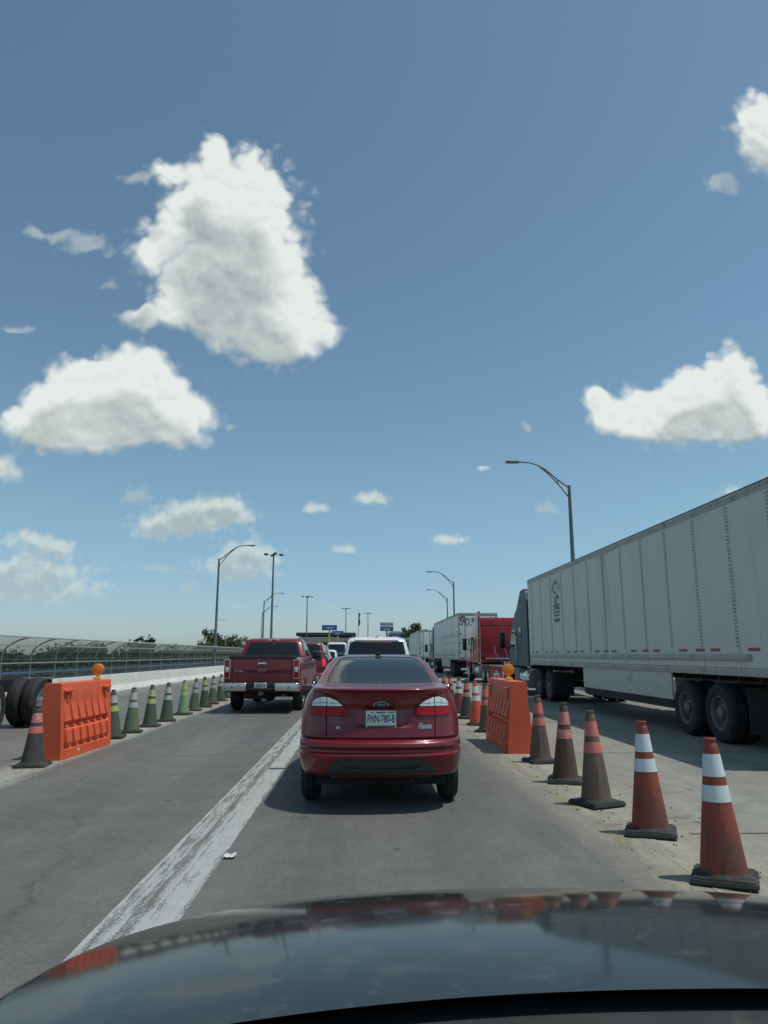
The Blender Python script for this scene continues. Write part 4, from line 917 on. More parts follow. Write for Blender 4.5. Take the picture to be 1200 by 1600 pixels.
# ------------------------------------------------------------------ semi trailers and tractors
def trailer(loc, rz, label, skin, logo=False, graffiti=False, oval=False, rivets=False, L=16.15):
    """box trailer: rear face at y=0, front at y=L, left side at x=-1.295"""
    root = empty('semi_trailer', loc, rz); tag(root, label, 'trailer', 'white box trailers in the truck lane')
    W = 1.295; zb, zt = 1.14, 4.10
    b = MB(); b.box((0, L / 2, (1.27 + 3.97) / 2), (2 * W, L, 3.97 - 1.27)); body = b.build('box', skin, root)
    b = MB(); b.box((0, L / 2, 4.035), (2 * W + .016, L + .01, .14), bev=.012); tr = b.build('top_rail', M_RAIL, root)
    b = MB(); b.box((0, L / 2, 4.118), (2 * W - .02, L - .02, .03), bev=.01); b.build('roof_edge', M_PLAST, tr)
    b = MB(); b.box((0, L / 2, 1.20), (2 * W + .02, L - .02, .13), bev=.01); b.build('bottom_rail', M_RAIL, root)
    for sg in (-1, 1):
        b = MB(); x = sg * (W + .012); n = 13; seams = [L - .55 - 1.22 * i for i in range(n)]
        for y in seams: b.box((sg * (W + .002), y, 2.62), (.012, .075, 2.68))
        b.build('panel_seam', skin, body)
        if rivets and sg < 0:
            b = MB()
            for y in seams:
                z = 1.62
                while z < 3.92:
                    for dy in (-.016, .016): b.box((sg * (W + .0095), y + dy * 1.5, z), (.006, .018, .026))
                    z += .060
            b.build('slot_column', mat('shaded slot', (0.12, 0.125, 0.12), 0.8), body)
            b = MB()
            for i in range(160): b.box((sg * (W + .011), .1 + i * .1, 4.035), (.006, .014, .014))
            b.build('rivet_row', M_RUBBER, tr)
        b = MB(); b.box((sg * (W + .012), L / 2 + .85, 1.43), (.05, L - 1.9, .105), bev=.02)
        b.build('rub_rail', M_RAIL, root)
        y = .5; ys_ = []
        while y < L - .3:
            ys_ += [y, y + .55]; y += 1.22
            if y < L - .8: ys_.append(y)
            y += 1.22
        b = MB(); b.box((sg * (W + .006), 0, 1.56), (.006, .32, .05)); rt = b.build('reflective_tape', M_REFL, root)
        for k, y in enumerate(ys_):
            q = rt if k == 0 else rt.copy()
            if k: col.objects.link(q)
            q.location = (0, y, 0)
        # skirt
        b = MB(); b.box((sg * (W - .03), 7.55, .88), (.035, 5.5, .52)); sk = b.build('side_skirt', M_SKIRT, root)
        b = MB(); b.prism([(4.82, .45), (10.2, .45), (10.3, .62), (4.8, .62)], sg * (W - .045), sg * (W - .015), 'x'); b.build('skirt_flap', M_RUBBER, sk)
        for y in (3.05, 4.30): wheel(root, sg * 1.29, y, .50, .27, sg, M_RIM, dual=True)
        b = MB(); b.box((sg * .98, 2.05, .60), (.62, .015, .72)); b.build('mud_flap', M_RUBBER, root)
        # landing gear
        b = MB(); b.box((sg * .95, 10.75, .78), (.13, .13, .80), bev=.01); b.box((sg * .95, 10.75, .30), (.24, .30, .04), bev=.008); b.tube([(sg * .95, 10.75, .55), (sg * .35, 10.75, 1.10)], .03, 8); b.tube([(sg * .95, 10.8, .55), (sg * .95, 9.8, 1.08)], .03, 8); b.build('landing_leg', M_RAIL, root)
    b = MB(); b.box((0, 3.6, .82), (1.1, 3.6, .16)); b.box((0, 3.05, .50), (1.6, .13, .13)); b.box((0, 4.30, .50), (1.6, .13, .13))
    for i in range(24): b.box((0, .5 + i * .65, 1.09), (2.4, .07, .10))
    b.box((0, 13.8, 1.09), (1.2, 3.6, .10)); b.build('chassis', M_DARK, root)
    # rear: frame, doors, lock rods, hinges, bumper, lamps
    b = MB()
    for sg in (-1, 1): b.box((sg * (W - .045), -.012, 2.6), (.10, .06, 2.95), bev=.008)
    b.box((0, -.012, 4.03), (2 * W, .06, .15), bev=.008); b.box((0, -.012, 1.22), (2 * W, .06, .20), bev=.008); b.build('rear_frame', M_RAIL, root)
    for sg in (-1, 1):
        b = MB(); b.box((sg * .60, -.03, 2.63), (1.19, .03, 2.60), bev=.006); d = b.build('door', M_TRAILD, root)
        b = MB()
        for dx in (.14, .85): b.tube([(sg * dx, -.07, 1.34), (sg * dx, -.07, 3.92)], .018, 8)
        for dx in (.14, .85):
            for z in (1.45, 2.3, 3.0, 3.8): b.box((sg * dx, -.06, z), (.09, .04, .06))
        b.tube([(sg * .14, -.085, 2.15), (sg * .45, -.085, 2.15)], .014, 6); b.build('lock_rod', M_STEEL, d)
        b = MB()
        for z in (1.6, 2.2, 2.8, 3.4, 3.85): b.box((sg * 1.15, -.055, z), (.20, .035, .06), bev=.006)
        b.build('hinge', M_STEEL, d)
        b = MB(); b.box((sg * .60, -.052, 2.25), (.06, .012, .34)); b.build('seal_mark', M_RUBBER, d)
        b = MB()
        for dx in (.95, 1.10): b.tube([(sg * dx, -.02, 1.21), (sg * dx, -.055, 1.21)], .05, 14)
        b.build('tail_lamp', M_LAMPR, root)
    b = MB(); b.box((0, .04, .56), (2.3, .10, .12), bev=.01)
    for x in (-.7, .7): b.box((x, .08, .84), (.10, .10, .60))
    b.build('rear_guard', M_TRAILD, root)
    if logo:
        xs = -W - .0035; yc = L - .55 - 1.22 * 2 - .62
        fn = lambda x, y, z0=0: (xs, yc - x * .92, z0 + y)
        b = MB(); rr = .46   # arched row of letters, too worn to read
        for i, gph in enumerate(('M', 'E', 'N', 'E', 'S', 'T', 'Z')):
            a = R(62 - i * 124 / 6); vs_, fs = text_geo(gph, .22, bold=.005); ca, sa = math.cos(a), math.sin(a)
            b.addv([fn(-math.sin(a) * rr + x * ca - y * sa, (math.cos(a) * rr + x * sa + y * ca) * .85, 3.30) for x, y in vs_], fs)
        b.build('arched_lettering', M_BLACK, body, recalc=False)
        b = MB()   # emblem: a figure with a load
        def blob(cx_, cz_, rx_, rz_, rot=0):
            b.addv([fn(cx_ + rx_ * math.cos(t_) * math.cos(rot) - rz_ * math.sin(t_) * math.sin(rot), rx_ * math.cos(t_) * math.sin(rot) + rz_ * math.sin(t_) * math.cos(rot), cz_) for t_ in [i * math.pi / 10 for i in range(20)]], [tuple(range(20))])
        for a_ in ((-.14, 3.38, .08, .06), (.05, 3.34, .022, .09), (-.22, 3.18, .024, .13), (.12, 3.22, .18, .035, .45), (.24, 3.21, .07, .055), (-.10, 3.08, .10, .035), (.0, 3.26, .09, .02, .3), (.08, 3.50, .05, .022), (.18, 3.53, .04, .018), (-.02, 3.14, .05, .05)): blob(*a_)
        b.build('emblem_figure', M_BLACK, body, recalc=False)
        text_obj('lettering', 'EXPRESS', .25, M_BLACK, body, lambda x, y: fn(x, y, 2.92), bold=.006, sx=.80)
        b = MB()
        for z, ws in ((2.77, (.12, .05, .20, .08, .10)), (2.67, (.20, .16, .14)), (2.55, (.09, .09, .09, .09, .09)), (2.49, (.3, .18))):
            tot = sum(ws) + .03 * (len(ws) - 1); u = -tot / 2
            for w_ in ws: b.box((xs, yc - (u + w_ / 2), z), (.004, w_, .055)); u += w_ + .03
        b.build('small_lettering', mat('faded lettering', (0.12, 0.13, 0.135), 0.6), body)
    if graffiti:
        b = MB()
        def sw(pts, r=.035):
            ps = [(-1.15 + px * 1.05, -.05, 3.32 + pz * .62) for px, pz in pts]; b.tube(ps, [r] * len(ps), 6)
        sw([(.02, .95), (.30, .98)], .025); sw([(.05, .8), (.32, .85), (.2, .5), (.08, .0)]); sw([(.0, .4), (.05, .65), (.12, .8)])
        sw([(.40, .75), (.33, .3), (.38, .02), (.50, .05), (.56, .4), (.52, .72), (.42, .75)]); sw([(.66, .7), (.80, .85), (.84, .6), (.70, .45), (.86, .35), (.84, .05), (.70, .0), (.64, .15)])
        sw([(.86, .6), (.98, .75), (1.02, .5)], .05)
        b.build('graffiti', M_BLACK, root)
        b = MB()
        for z, ln in ((2.75, .8), (2.25, .72), (1.78, .6)):
            for k in range(9): b.box((-W - .004, 9.6 - k * .95, z), (.004, .70 * ln, .24))
        b.build('side_lettering', mat('pale side lettering', (0.36, 0.42, 0.45), 0.5), body)
    if oval:
        b = MB(); b.lathe([(0, -.002), (.2, -.002), (.2, .002), (0, .002)], 28, Matrix.Translation((.62, -.055, 3.55)) @ Matrix.Rotation(R(90), 4, 'X') @ Matrix.Diagonal((1.3, .8, 1, 1))); b.build('oval_emblem', M_OVAL, root)
    return root

def tractor(loc, rz, label, m, flap_mark=False, fairing=True, flap_m=None, rim=None, axles=(.95, 2.27)):
    """sleeper tractor: frame end at y=0, cab ahead"""
    root = empty('semi_tractor', loc, rz); tag(root, label, 'truck', 'tractor units of the parked trucks')
    b = MB()
    for x in (-.43, .43): b.box((x, 4.0, .83), (.09, 8.0, .26))
    for y in (.05, 3.0, 5.0): b.box((0, y, .83), (.8, .08, .22))
    b.box((0, .95, .52), (1.7, .14, .14)); b.box((0, 2.27, .52), (1.7, .14, .14)); b.box((0, 5.9, .75), (1.3, 3.0, .5)); b.build('chassis', M_DARK, root)
    b = MB(); b.lathe([(0, 1.03), (.46, 1.03), (.48, 1.0), (.46, .95), (0, .95)], 28, Matrix.Translation((0, 1.65, 0))); b.build('fifth_wheel', M_RUBBER, root)
    for sg in (-1, 1):
        for y in axles: wheel(root, sg * 1.25, y, .50, .27, sg, rim or M_ALU, dual=True)
        wheel(root, sg * 1.24, 7.35, .51, .30, sg, rim or M_ALU)
        b = MB(); b.box((sg * .95, .22, .60), (.62, .02, .70)); fl = b.build('mud_flap', flap_m or M_RUBBER, root)
        b = MB(); b.box((sg * .95, .22, .97), (.64, .05, .05), bev=.008); b.tube([(sg * .4, .22, .9), (sg * 1.2, .22, .97)], .025, 8); b.build('flap_hanger', M_ALU, root)
        if flap_mark:
            b = MB(); vs_ = [(-.2, -.2), (-.12, -.02), (-.24, .02), (-.08, .06), (0, .24), (.08, .06), (.24, .02), (.12, -.02), (.2, -.2), (0, -.08)]
            b.addv([(sg * .95 + x, .205, .56 + z) for x, z in vs_], [tuple(range(len(vs_)))]); b.build('flap_mark', M_BWG, fl)
        b = MB(); b.tube([(sg * .95, 3.55, .66), (sg * .95, 4.95, .66)], .31, 28)
        b.build('fuel_tank', M_ALU, root)
        for y in (3.75, 4.7): b = MB(); b.box((sg * 1.0, y, .62), (.50, .05, .66)); b.build('tank_strap', M_STEEL, root)
        b = MB(); b.box((sg * 1.10, 5.45, .72), (.30, .85, .55), bev=.03); b.box((sg * 1.27, 5.45, .48), (.10, .7, .04)); b.build('step_box', M_RIM if sg < 0 else M_ALU, root)
        # side extender and its gap seal
        b = MB(); b.prism([(3.55, 1.05), (4.32, 1.05), (4.32, 3.75), (3.72, 3.70), (3.55, 3.4)], sg * 1.20, sg * 1.235, 'x', .008); b.build('side_extender', m, root)
        b = MB(); b.box((sg * 1.215, 3.53, 2.3), (.05, .05, 2.3)); b.build('extender_seal', M_RUBBER, root)
        b = MB(); b.box((sg * 1.56, 6.55, 2.05), (.24, .12, .66), bev=.04); b.tube([(sg * 1.15, 6.6, 2.35), (sg * 1.5, 6.56, 2.35)], .022, 8); b.tube([(sg * 1.15, 6.6, 1.75), (sg * 1.5, 6.56, 1.75)], .022, 8); mo = b.build('wing_mirror', M_PLAST, root)
        b = MB(); b.box((sg * 1.56, 6.485, 2.05), (.19, .008, .58), bev=.003); b.build('mirror_glass', M_GLASS, mo)
        b = MB(); b.prism([(5.55, 1.80), (6.55, 1.80), (6.15, 2.45), (5.55, 2.45)], sg * 1.222, sg * 1.236, 'x'); b.build('side_window', M_GLASS, root)
        b = MB(); b.prism([(4.6, 2.1), (5.0, 2.1), (5.0, 2.5), (4.6, 2.5)], sg * 1.222, sg * 1.236, 'x', .004); b.build('sleeper_window', M_GLASS, root)
        b = MB()
        for y in (5.45, 6.75): b.box((sg * 1.226, y, 1.75), (.006, .012, 1.35))
        b.build('door_gap', M_GAP, root)
        b = MB(); b.tube([(sg * 1.26, 5.42, 1.3), (sg * 1.26, 5.42, 2.2)], .018, 8); b.build('grab_handle', M_ALU, root)
        b = MB(); b.prism([(6.7, .75), (6.85, 1.05), (7.1, 1.2), (7.6, 1.2), (7.9, 1.0), (8.0, .7), (7.9, .7), (7.8, .95), (7.55, 1.1), (7.15, 1.1), (6.9, .95), (6.8, .7)], sg * .92, sg * 1.24, 'x'); b.build('fender', m, root)
    # sleeper with sloped roof fairing, cab and hood
    b = MB(); b.prism([(4.25, 1.05), (6.9, 1.05), (6.9, 1.80), (6.30, 2.62), (5.7, 3.10), (4.9, 3.42), (4.25, 3.46)], -1.22, 1.22, 'x', .07); cab = b.build('cab', m, root)
    if fairing:
        b = MB(); b.prism([(4.32, 3.44), (4.95, 3.42), (5.75, 3.05), (5.9, 3.10), (5.0, 3.90), (4.42, 3.95)], -1.14, 1.14, 'x', .06); b.build('roof_fairing', m, root)
    b = MB(); b.box((0, 4.235, 2.35), (1.9, .04, 1.9), bev=.03); bp = b.build('back_panel', M_SOOT if m is M_RED3 else m, root)
    b = MB(); b.box((0, 4.225, 3.02), (2.36, .03, .035)); b.box((0, 4.225, 1.30), (2.3, .05, .06)); b.build('panel_trim', M_GAP, bp)
    b = MB(); b.box((.25, 4.218, 2.98), (.50, .012, .05)); b.box((.45, 4.208, 2.55), (.60, .012, .03)); b.build('lamp_strip', M_RIM, bp)
    b = MB(); b.prism([(6.5, 1.86), (6.92, 1.82), (6.34, 2.60), (6.2, 2.60)], -1.08, 1.08, 'x'); b.build('windscreen', M_GLASS, root)
    b = MB(); b.prism([(6.8, .85), (8.35, .85), (8.42, 1.2), (8.25, 1.62), (6.8, 1.86)], -.88, .88, 'x', .09); b.build('hood', m, root)
    b = MB(); b.box((0, 8.42, .62), (2.4, .22, .42), bev=.06); b.build('bumper', M_CHROME, root)
    b = MB(); b.box((0, 8.42, 1.2), (1.1, .03, .62), bev=.01); b.build('grille', M_CHROME, root)
    for x in (-1.02, 1.02):
        b = MB(); b.box((x, 8.2, 1.08), (.28, .2, .22), bev=.05); b.build('headlight', M_LAMPW, root)
        b = MB(); b.tube([(x * 1.1, 4.0, 1.0), (x * 1.1, 4.0, 3.6), (x * 1.1, 3.9, 3.78)], .065, 12); b.build('exhaust_stack', M_ALU, root)
    b = MB(); b.tube([(-.3, 4.1, 1.9), (-.35, 3.6, 1.5), (-.2, 3.0, 1.2), (-.1, 2.4, 1.1)], .022, 8); b.tube([(.2, 4.1, 1.9), (.25, 3.5, 1.45), (.1, 2.9, 1.2)], .022, 8); b.build('air_hose', M_BLUER, root)
    b = MB(); b.box((0, 4.05, 1.28), (1.6, .35, .06)); b.build('deck_plate', M_ALU, root)
    return root

trailer((7.42, 9.42, 0), R(0.75), 'long dirty white box trailer parked at right with black emblem and lettering', M_TRAIL, logo=True, rivets=True)
tractor((7.26, 22.55, 0), R(0.75), 'blue grey sleeper tractor coupled to the near white trailer', M_BLUEP, rim=M_RIM)  # darker rims: the shade on its drive wheels is put into their colour
tractor((7.32, 34.5, 0), R(0), 'red sleeper tractor without trailer, behind the scrawled white trailer', M_RED3, flap_mark=True, flap_m=mat('red mud flap', (0.35, 0.05, 0.05), 0.6), fairing=False)
trailer((7.40, 46.4, 0), R(-.1), 'silver white trailer with black scrawl on its rear door', M_TRAIL2, graffiti=True)
tractor((7.35, 60.0, 0), 0, 'dark olive tractor pulling the trailer with the scrawl', M_DGRN)
trailer((7.40, 79.0, 0), 0, 'farthest white trailer with small oval emblem on its door', M_TRAILD, oval=True)
tractor((7.40, 92.5, 0), 0, 'white tractor far ahead pulling the trailer with oval emblem', M_WHITE)
tractor((-8.02, 16.25, 0), R(180), 'tractor at left edge showing two shiny rear wheels by the barrier', M_WHITE, rim=M_ALU, axles=(.55, 2.58))

# ------------------------------------------------------------------ lamps, masts, signs, plaza
def arm_lamp(x, y, sg, label, z0=0.7, group='curved arm street lamps on the bridge', banner=False, h=9.1):
    root = empty('street_lamp', (x, y, z0)); tag(root, label, 'street lamp', group); H_ = h - z0
    b = MB(); b.tube([(0, 0, 0), (0, 0, H_ + .12)], [.12, .075], 14); b.lathe([(0, 0), (.2, 0), (.2, .05), (.13, .08), (0, .08)], 14); b.build('pole', M_STEEL, root)
    b = MB(); up_ = [(0, H_), (.55, H_ + .42), (1.05, H_ + .86), (1.45, H_ + 1.10), (1.85, H_ + 1.22), (2.35, H_ + 1.25)]
    lo_ = [(0, H_ - .50), (.45, H_ + .12), (.95, H_ + .68), (1.40, H_ + 1.06)]
    b.tube([(sg * p, 0, q) for p, q in up_], .038, 8); b.tube([(sg * p, 0, q) for p, q in lo_], .030, 8)
    b.tube([(sg * .50, 0, H_ + .18), (sg * .55, 0, H_ + .42)], .022, 6); b.build('arm', M_STEEL, root)
    b = MB(); b.box((sg * 2.62, 0, H_ + 1.235), (.62, .24, .09), bev=.03); lh = b.build('lamp_head', M_STEEL, root)
    b = MB(); b.box((sg * 2.66, 0, H_ + 1.185), (.40, .18, .02), bev=.005); b.build('lamp_lens', M_BWG, lh)
    if banner:
        b = MB()
        for z in (3.0, 4.25): b.tube([(0, 0, z - z0), (sg * .85, 0, z - z0 - .05)], .018, 6)
        b.build('banner_arm', M_STEEL, root)
    return root
arm_lamp(9.55, 32.0, -1, 'tall curved arm lamp rising behind the near white trailer')
arm_lamp(9.75, 77.0, -1, 'curved arm lamp above the trailer with the scrawl', group=None)
arm_lamp(11.6, 99.0, -1, 'fainter curved arm lamp just left of another, over the far trucks', z0=0)
arm_lamp(-11.95, 58.5, 1, 'tall curved arm lamp at left with two banner rods on its pole', banner=True, z0=.16)
arm_lamp(-14.6, 105.0, 1, 'distant curved arm lamp just left of the four lamp mast', z0=-2)
arm_lamp(-18.9, 134.0, 1, 'smallest curved arm lamp behind the left poles', z0=-.2)
def mast(x, y, label, h=14.0):
    root = empty('lamp_mast', (x, y, -.1)); tag(root, label, 'lamp mast', 'tall lamp masts around the plaza')
    b = MB(); b.tube([(0, 0, 0), (0, 0, h)], [.17, .10], 12); b.build('pole', M_STEEL, root)
    b = MB(); b.lathe([(0, h - .15), (.16, h - .1), (.16, h + .15), (0, h + .25)], 12)
    for a in range(4): b.tube([(0, 0, h), (.9 * math.cos(a * 1.571 + .3), .9 * math.sin(a * 1.571 + .3), h + .02)], .035, 6)
    b.build('crossarm', M_STEEL, root)
    for a in range(4):
        ca, sa = math.cos(a * 1.571 + .3), math.sin(a * 1.571 + .3); b = MB(); b.box((.98 * ca, .98 * sa, h + .06), (.50, .36, .22), rot=a * 1.571 + .3, bev=.05); b.build('floodlight', M_PLAST, root)
    return root
mast(-11.5, 90, 'tallest looking four lamp mast near the red pickup'); mast(-12.4, 157, 'four lamp mast over the dark canopy')
mast(-4.9, 198, 'small lamp mast right of the first blue sign'); mast(1.3, 220, 'small lamp mast above the white SUV')
fl = empty('flagpole', (-1.7, 230, -.1)); tag(fl, 'thin flagpole with dark hanging flag in the distance', 'flagpole')
b = MB(); b.tube([(0, 0, 0), (0, 0, 15.5)], [.10, .05], 8); b.lathe([(0, 15.5), (.1, 15.6), (0, 15.7)], 8); b.build('pole', M_STEEL, fl)
b = MB(); b.loft([[Vector((.05 + .06 * math.sin(z * 3), .25 * math.sin(z * 2.1), z)), Vector((.45 + .12 * math.sin(z * 2.3), .2 * math.cos(z * 1.7), z)), Vector((.5 + .12 * math.sin(z * 2.3), .2 * math.cos(z * 1.7) + .05, z)), Vector((.08, .25 * math.sin(z * 2.1) + .06, z))] for z in [10.6 + i * .25 for i in range(17)]]); b.build('flag', M_FLAG, fl)

def sign(x, y, z0, z1, w, label, top=False, post_m=None, group='blue lane signs at the plaza'):
    root = empty('lane_sign', (x, y, -.1)); tag(root, label, 'sign', group)
    b = MB(); b.tube([(0, .08, 0), (0, .08, z1)], .13, 10); b.build('post', post_m or M_STEEL, root)
    b = MB(); b.box((0, 0, (z0 + z1) / 2 + .1), (w, .12, z1 - z0), bev=.02); p = b.build('panel', M_SIGNB, root)
    b = MB(); u = -.36
    for w_ in (.11, .08, .14, .10, .12): b.box(((u + w_ / 2) * w, -.066, z0 + .62 * (z1 - z0)), (w_ * w, .01, .10 * (z1 - z0) + .05)); u += w_ + .03
    b.box((.0, -.066, z0 + .30 * (z1 - z0) + .1), (.4 * w, .01, .08 * (z1 - z0) + .03)); b.build('sign_lettering', M_SIGNW, p)
    if top:
        b = MB(); b.box((0, 0, z1 + .10 + (z1 - z0) * .5), (w, .10, (z1 - z0) * .78), bev=.02); b.build('upper_panel', M_SIGNG, root)
    return root
sign(-5.7, 120, 5.45, 6.30, 2.5, 'largest blue sign on yellow post left of the white SUV', post_m=M_YEL)
sign(-5.4, 150, 5.45, 6.30, 2.4, 'middle blue sign in the left hand row', post_m=M_YEL)
sign(-4.5, 172, 4.6, 5.5, 2.4, 'lowest blue sign at right end of the left hand row', post_m=M_YEL)
sign(3.85, 120, 5.35, 6.10, 2.2, 'blue sign under grey panel above the white SUV roof', True)
sign(6.3, 142, 4.7, 5.4, 2.2, 'second blue sign with grey top, right of the white SUV', True)
sign(9.2, 160, 3.8, 4.5, 2.4, 'distant low blue sign beside the trees', True)
pz = empty('toll_plaza', (-8.3, 165, -.1)); tag(pz, 'long dark roofed toll canopy at the end of the lanes', 'canopy')
b = MB(); b.box((0, 0, 5.95), (13, 14, .75), bev=.1); b.build('roof', M_ROOF, pz)
b = MB(); b.box((0, -.5, 4.9), (12.4, 10, .7), bev=.05); b.build('fascia', M_WALL, pz)
b = MB(); b.box((0, .5, 4.05), (12, 9, .6), bev=.05); b.build('lower_roof', M_ROOF, pz)
for i in range(7):
    b = MB(); b.box((-5.7 + i * 1.9, -2, 1.9), (.45, .45, 3.9), bev=.03); b.build('column', M_YEL if i % 2 else M_WALL, pz)
for i in range(6):
    b = MB(); b.box((-4.9 + i * 1.95, 0, 1.2), (1.3, 2.6, 2.4), bev=.04); o = b.build('booth', M_WALL, pz)
    b = MB(); b.box((-4.9 + i * 1.95, -1.31, 1.6), (1.0, .03, .9)); b.build('pane', M_GLASS, o)

# ------------------------------------------------------------------ trees
def tree_mesh(seed, h, rad, m, n=2600, leaf=.30, low=.25):
    rnd = random.Random(seed); root = bpy.data.objects.new('tree', None)
    tb = MB(); tb.tube([(0, 0, 0), (.1, .05, h * .3), (.05, .12, h * .6)], [.18, .13, .06], 8); tips = []
    for i in range(9):
        a = rnd.random() * 6.28; z = h * rnd.uniform(.18, .5); L = rad * rnd.uniform(.6, 1.0)
        p1 = Vector((math.cos(a) * L * .5, math.sin(a) * L * .5, z + h * .14)); p2 = Vector((math.cos(a) * L, math.sin(a) * L, z + h * rnd.uniform(.18, .38)))
        tb.tube([(0.05, .05, z), p1, p2], [.07, .045, .015], 6); tips += [p1, p2]
    cl = []
    for i in range(34):
        a = rnd.random() * 6.28; zz = rnd.uniform(low, 1.0); rr = rad * (1 - abs(zz - .55) * 1.1) * rnd.random() ** .5
        cl.append((Vector((math.cos(a) * rr, math.sin(a) * rr, zz * h)), rad * rnd.uniform(.18, .40)))
    for p in tips: cl.append((p, rad * .3))
    vs_ = []; fs = []
    for i in range(n):
        c, r = cl[rnd.randrange(len(cl))]; d = Vector((rnd.gauss(0, 1), rnd.gauss(0, 1), rnd.gauss(0, .8))).normalized() * r * rnd.random() ** .4
        p = c + d
        if p.z < .2: continue
        q = Vector((rnd.gauss(0, 1), rnd.gauss(0, 1), rnd.gauss(0, 1))).normalized(); u = q.orthogonal().normalized(); v = q.cross(u); s1 = leaf * rnd.uniform(.5, 1.2); s2 = s1 * rnd.uniform(.35, .6)
        k = len(vs_); vs_ += [p - u * s1, p + v * s2, p + u * s1, p - v * s2]; fs.append((k, k + 1, k + 2, k + 3))
    lb = MB(); lb.addv(vs_, fs)
    return tb, lb
def tree_proto(name, seed, h, rad, m, **kw):
    tb, lb = tree_mesh(seed, h, rad, m, **kw); r = empty(name, (0, 0, 0)); tb.build('trunk', M_BARK, r); o = lb.build('crown', m, r, recalc=False)
    return r
TP = [tree_proto('tree', 11, 8.2, 3.6, M_LEAFD, n=3000, leaf=.36, low=.05), tree_proto('tree', 12, 7.4, 4.2, M_LEAFD, n=3000, leaf=.38, low=.05), tree_proto('tree', 13, 8.8, 3.2, M_LEAFD, n=3000, leaf=.34, low=.05)]
BP = [tree_proto('bushy_tree', 21, 7.0, 3.2, M_LEAF, n=3200, leaf=.30, low=.08), tree_proto('bushy_tree', 22, 6.2, 3.8, M_LEAF, n=3200, leaf=.30, low=.08)]
rnd = random.Random(5); used = set()
def plant(protos, x, y, z, s_, label, group):
    i = rnd.randrange(len(protos)); src = protos[i]
    if id(src) not in used: used.add(id(src)); o = src
    else: o = copy_tree(src)
    o.location = (x, y, z); o.rotation_euler = (0, 0, rnd.random() * 6.28); o.scale = (s_, s_, s_ * rnd.uniform(.9, 1.1)); tag(o, label, 'tree', group); return o
LT = 'dark green tree in the dense row seen through the mesh fence'
TREE_ROWS = ((-.66, -.165, 44, 84, 98, .84, .94), (-.64, -.18, 34, 100, 112, .88, .95))
for (r0, r1, n_, y0_, y1_, s0_, s1_) in TREE_ROWS:
    for i in range(n_):
        q = r0 + (r1 - r0) * (i + rnd.uniform(-.3, .3)) / (n_ - 1); y = rnd.uniform(y0_, y1_); x = q * y; k_ = 1.0 if q < -.26 else .88
        gz = zg(x, y) - .2; top = rnd.uniform(s0_, s1_) * 8.5 * k_ - 6
        plant(TP, x, y, gz, max(.35, (top - gz) / 8.3), LT, 'trees behind the mesh fence')
for (px_, y, s_) in ((-.243, 122, .72), (-.232, 118, .70), (-.217, 124, .78), (-.203, 120, .82), (-.190, 126, .86), (-.178, 121, .80), (-.168, 128, .84), (-.21, 134, .8), (-.185, 138, .86)):
    plant(BP, px_ * y, y, zg(0, y) - .1, s_, 'yellow green bushy tree rising above the fence left of the red pickup', 'bushy trees left of the red pickup')
for (x, y, s_) in ((7.2, 175, .75), (8.8, 170, .82), (10.4, 172, .95), (11.8, 168, .9), (13.0, 176, 1.0), (14.5, 171, .9)):
    plant(TP, x, y, -.1, s_, 'dark tree at the end of the truck lane beside the distant signs', 'trees beyond the far trucks')

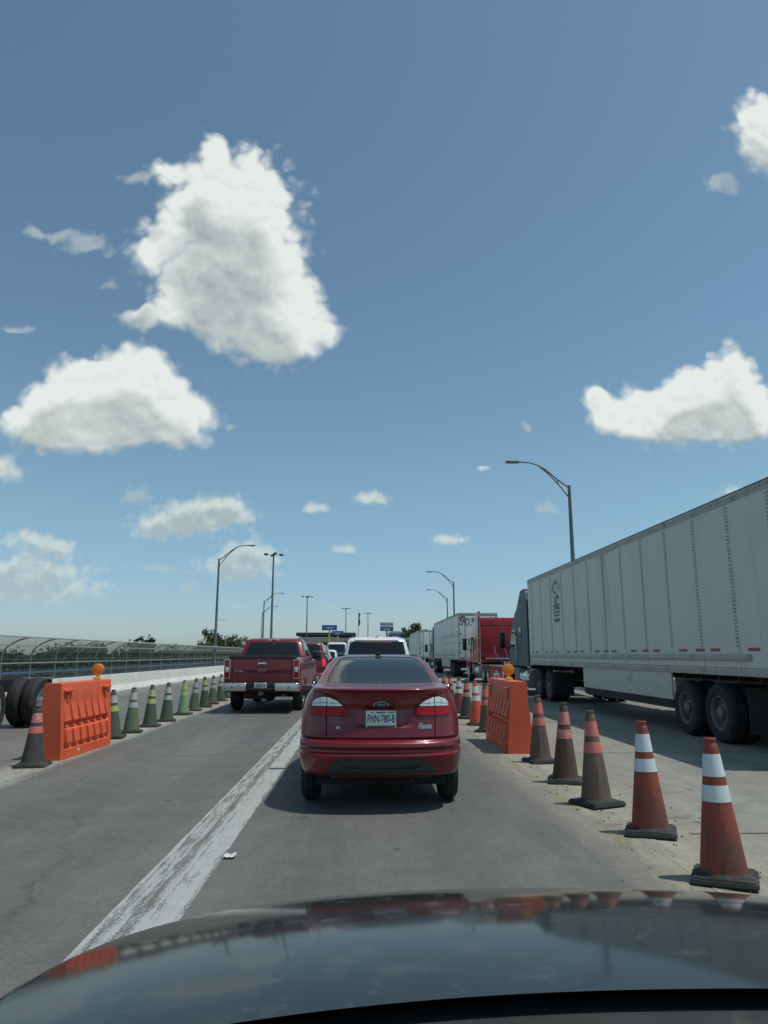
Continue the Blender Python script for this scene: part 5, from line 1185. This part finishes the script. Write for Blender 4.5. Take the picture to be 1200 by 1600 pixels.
# ------------------------------------------------------------------ our own car: hood, cowl and dash edge
own = empty('own_car', (.42, 0, 0)); tag(own, 'glossy dark car hood in the foreground reflecting the queue', 'car')
M_OWN = mat('near black car paint', (0.026, 0.031, 0.031), 0.085, 0.0, 0.1, 3.0, coat=0.0, spec=0.20, dirt=(0.075, 0.08, 0.075), dirt_amt=0.25, dirt_scale=14)
def hz(x, y):
    v = y - 1.0; z = 1.053 - .05 * v - .12 * v * v - .066 * (abs(x) / .93) ** 2.4
    t = (abs(x) / 1.03) ** 3.2 + (max(0, y - .85) / 1.19) ** 3.2
    return z - .09 * max(0, min(1.3, (t - .88) / .12)) ** 2
b = MB(); nx, ny = 90, 60; vs_ = []
for j in range(ny + 1):
    for i in range(nx + 1):
        x = 1.029 * math.sin((i / nx - .5) * math.pi); yf = .85 + 1.19 * max(0.0, 1 - (abs(x) / 1.03) ** 3.2) ** (1 / 3.2); yb = .93 + .09 * (1 - (x / 1.03) ** 2); yf = max(yf, yb + .02)
        u = j / ny; y = yb + (yf - yb) * (1 - (1 - u) ** 1.3); vs_.append((x, y, hz(x, y)))
b.addv(vs_, [(j * (nx + 1) + i, j * (nx + 1) + i + 1, (j + 1) * (nx + 1) + i + 1, (j + 1) * (nx + 1) + i) for j in range(ny) for i in range(nx)])
b.build('hood', M_OWN, own, 80)
b = MB(); vs_ = []; nx = 40
for i in range(nx + 1):
    x = -1.0 + 2.0 * i / nx; yb = .93 + .09 * (1 - (x / 1.03) ** 2); zz = hz(x, yb)
    vs_ += [(x, yb + .05, zz - .03), (x, yb - .01, zz - .026), (x, yb - .10, zz - .045), (x, .62, zz - .06), (x, .62, zz - .25)]
b.addv(vs_, [(5 * i + k, 5 * i + k + 1, 5 * i + k + 6, 5 * i + k + 5) for i in range(nx) for k in range(4)]); b.build('cowl', mat('dusty black cowl', (0.030, 0.034, 0.034), 0.6, dirt=(0.06, 0.06, 0.055), dirt_amt=0.3, dirt_scale=12), own)
b = MB(); b.prism([(-.1, .90), (-.1, 1.0), (.25, 1.04), (.55, 1.075), (.80, 1.06), (.86, .95)], -.78, .78, 'x', .02); b.build('dashboard', M_PLAST, own)
b = MB(); b.box((0, 1.70, .52), (1.72, .56, .46), bev=.12, seg=4); b.build('bumper', M_OWN, own)
for sg in (-1, 1):
    b = MB(); b.box((sg * .88, 1.25, .70), (.16, .9, .38), bev=.06, seg=3); b.build('fender', M_OWN, own)
    b = MB(); b.box((sg * .66, 1.78, .72), (.30, .18, .12), bev=.05, seg=3); b.build('headlight', M_LAMPW, own)
    wheel(own, sg * .93, 1.15, .32, .22, sg, M_ALU)
    b = MB(); b.tube([(sg * .35 - .3, .86, 1.03), (sg * .35 + .25, .84, 1.035)], .008, 6); b.build('wiper', M_PLAST, own)
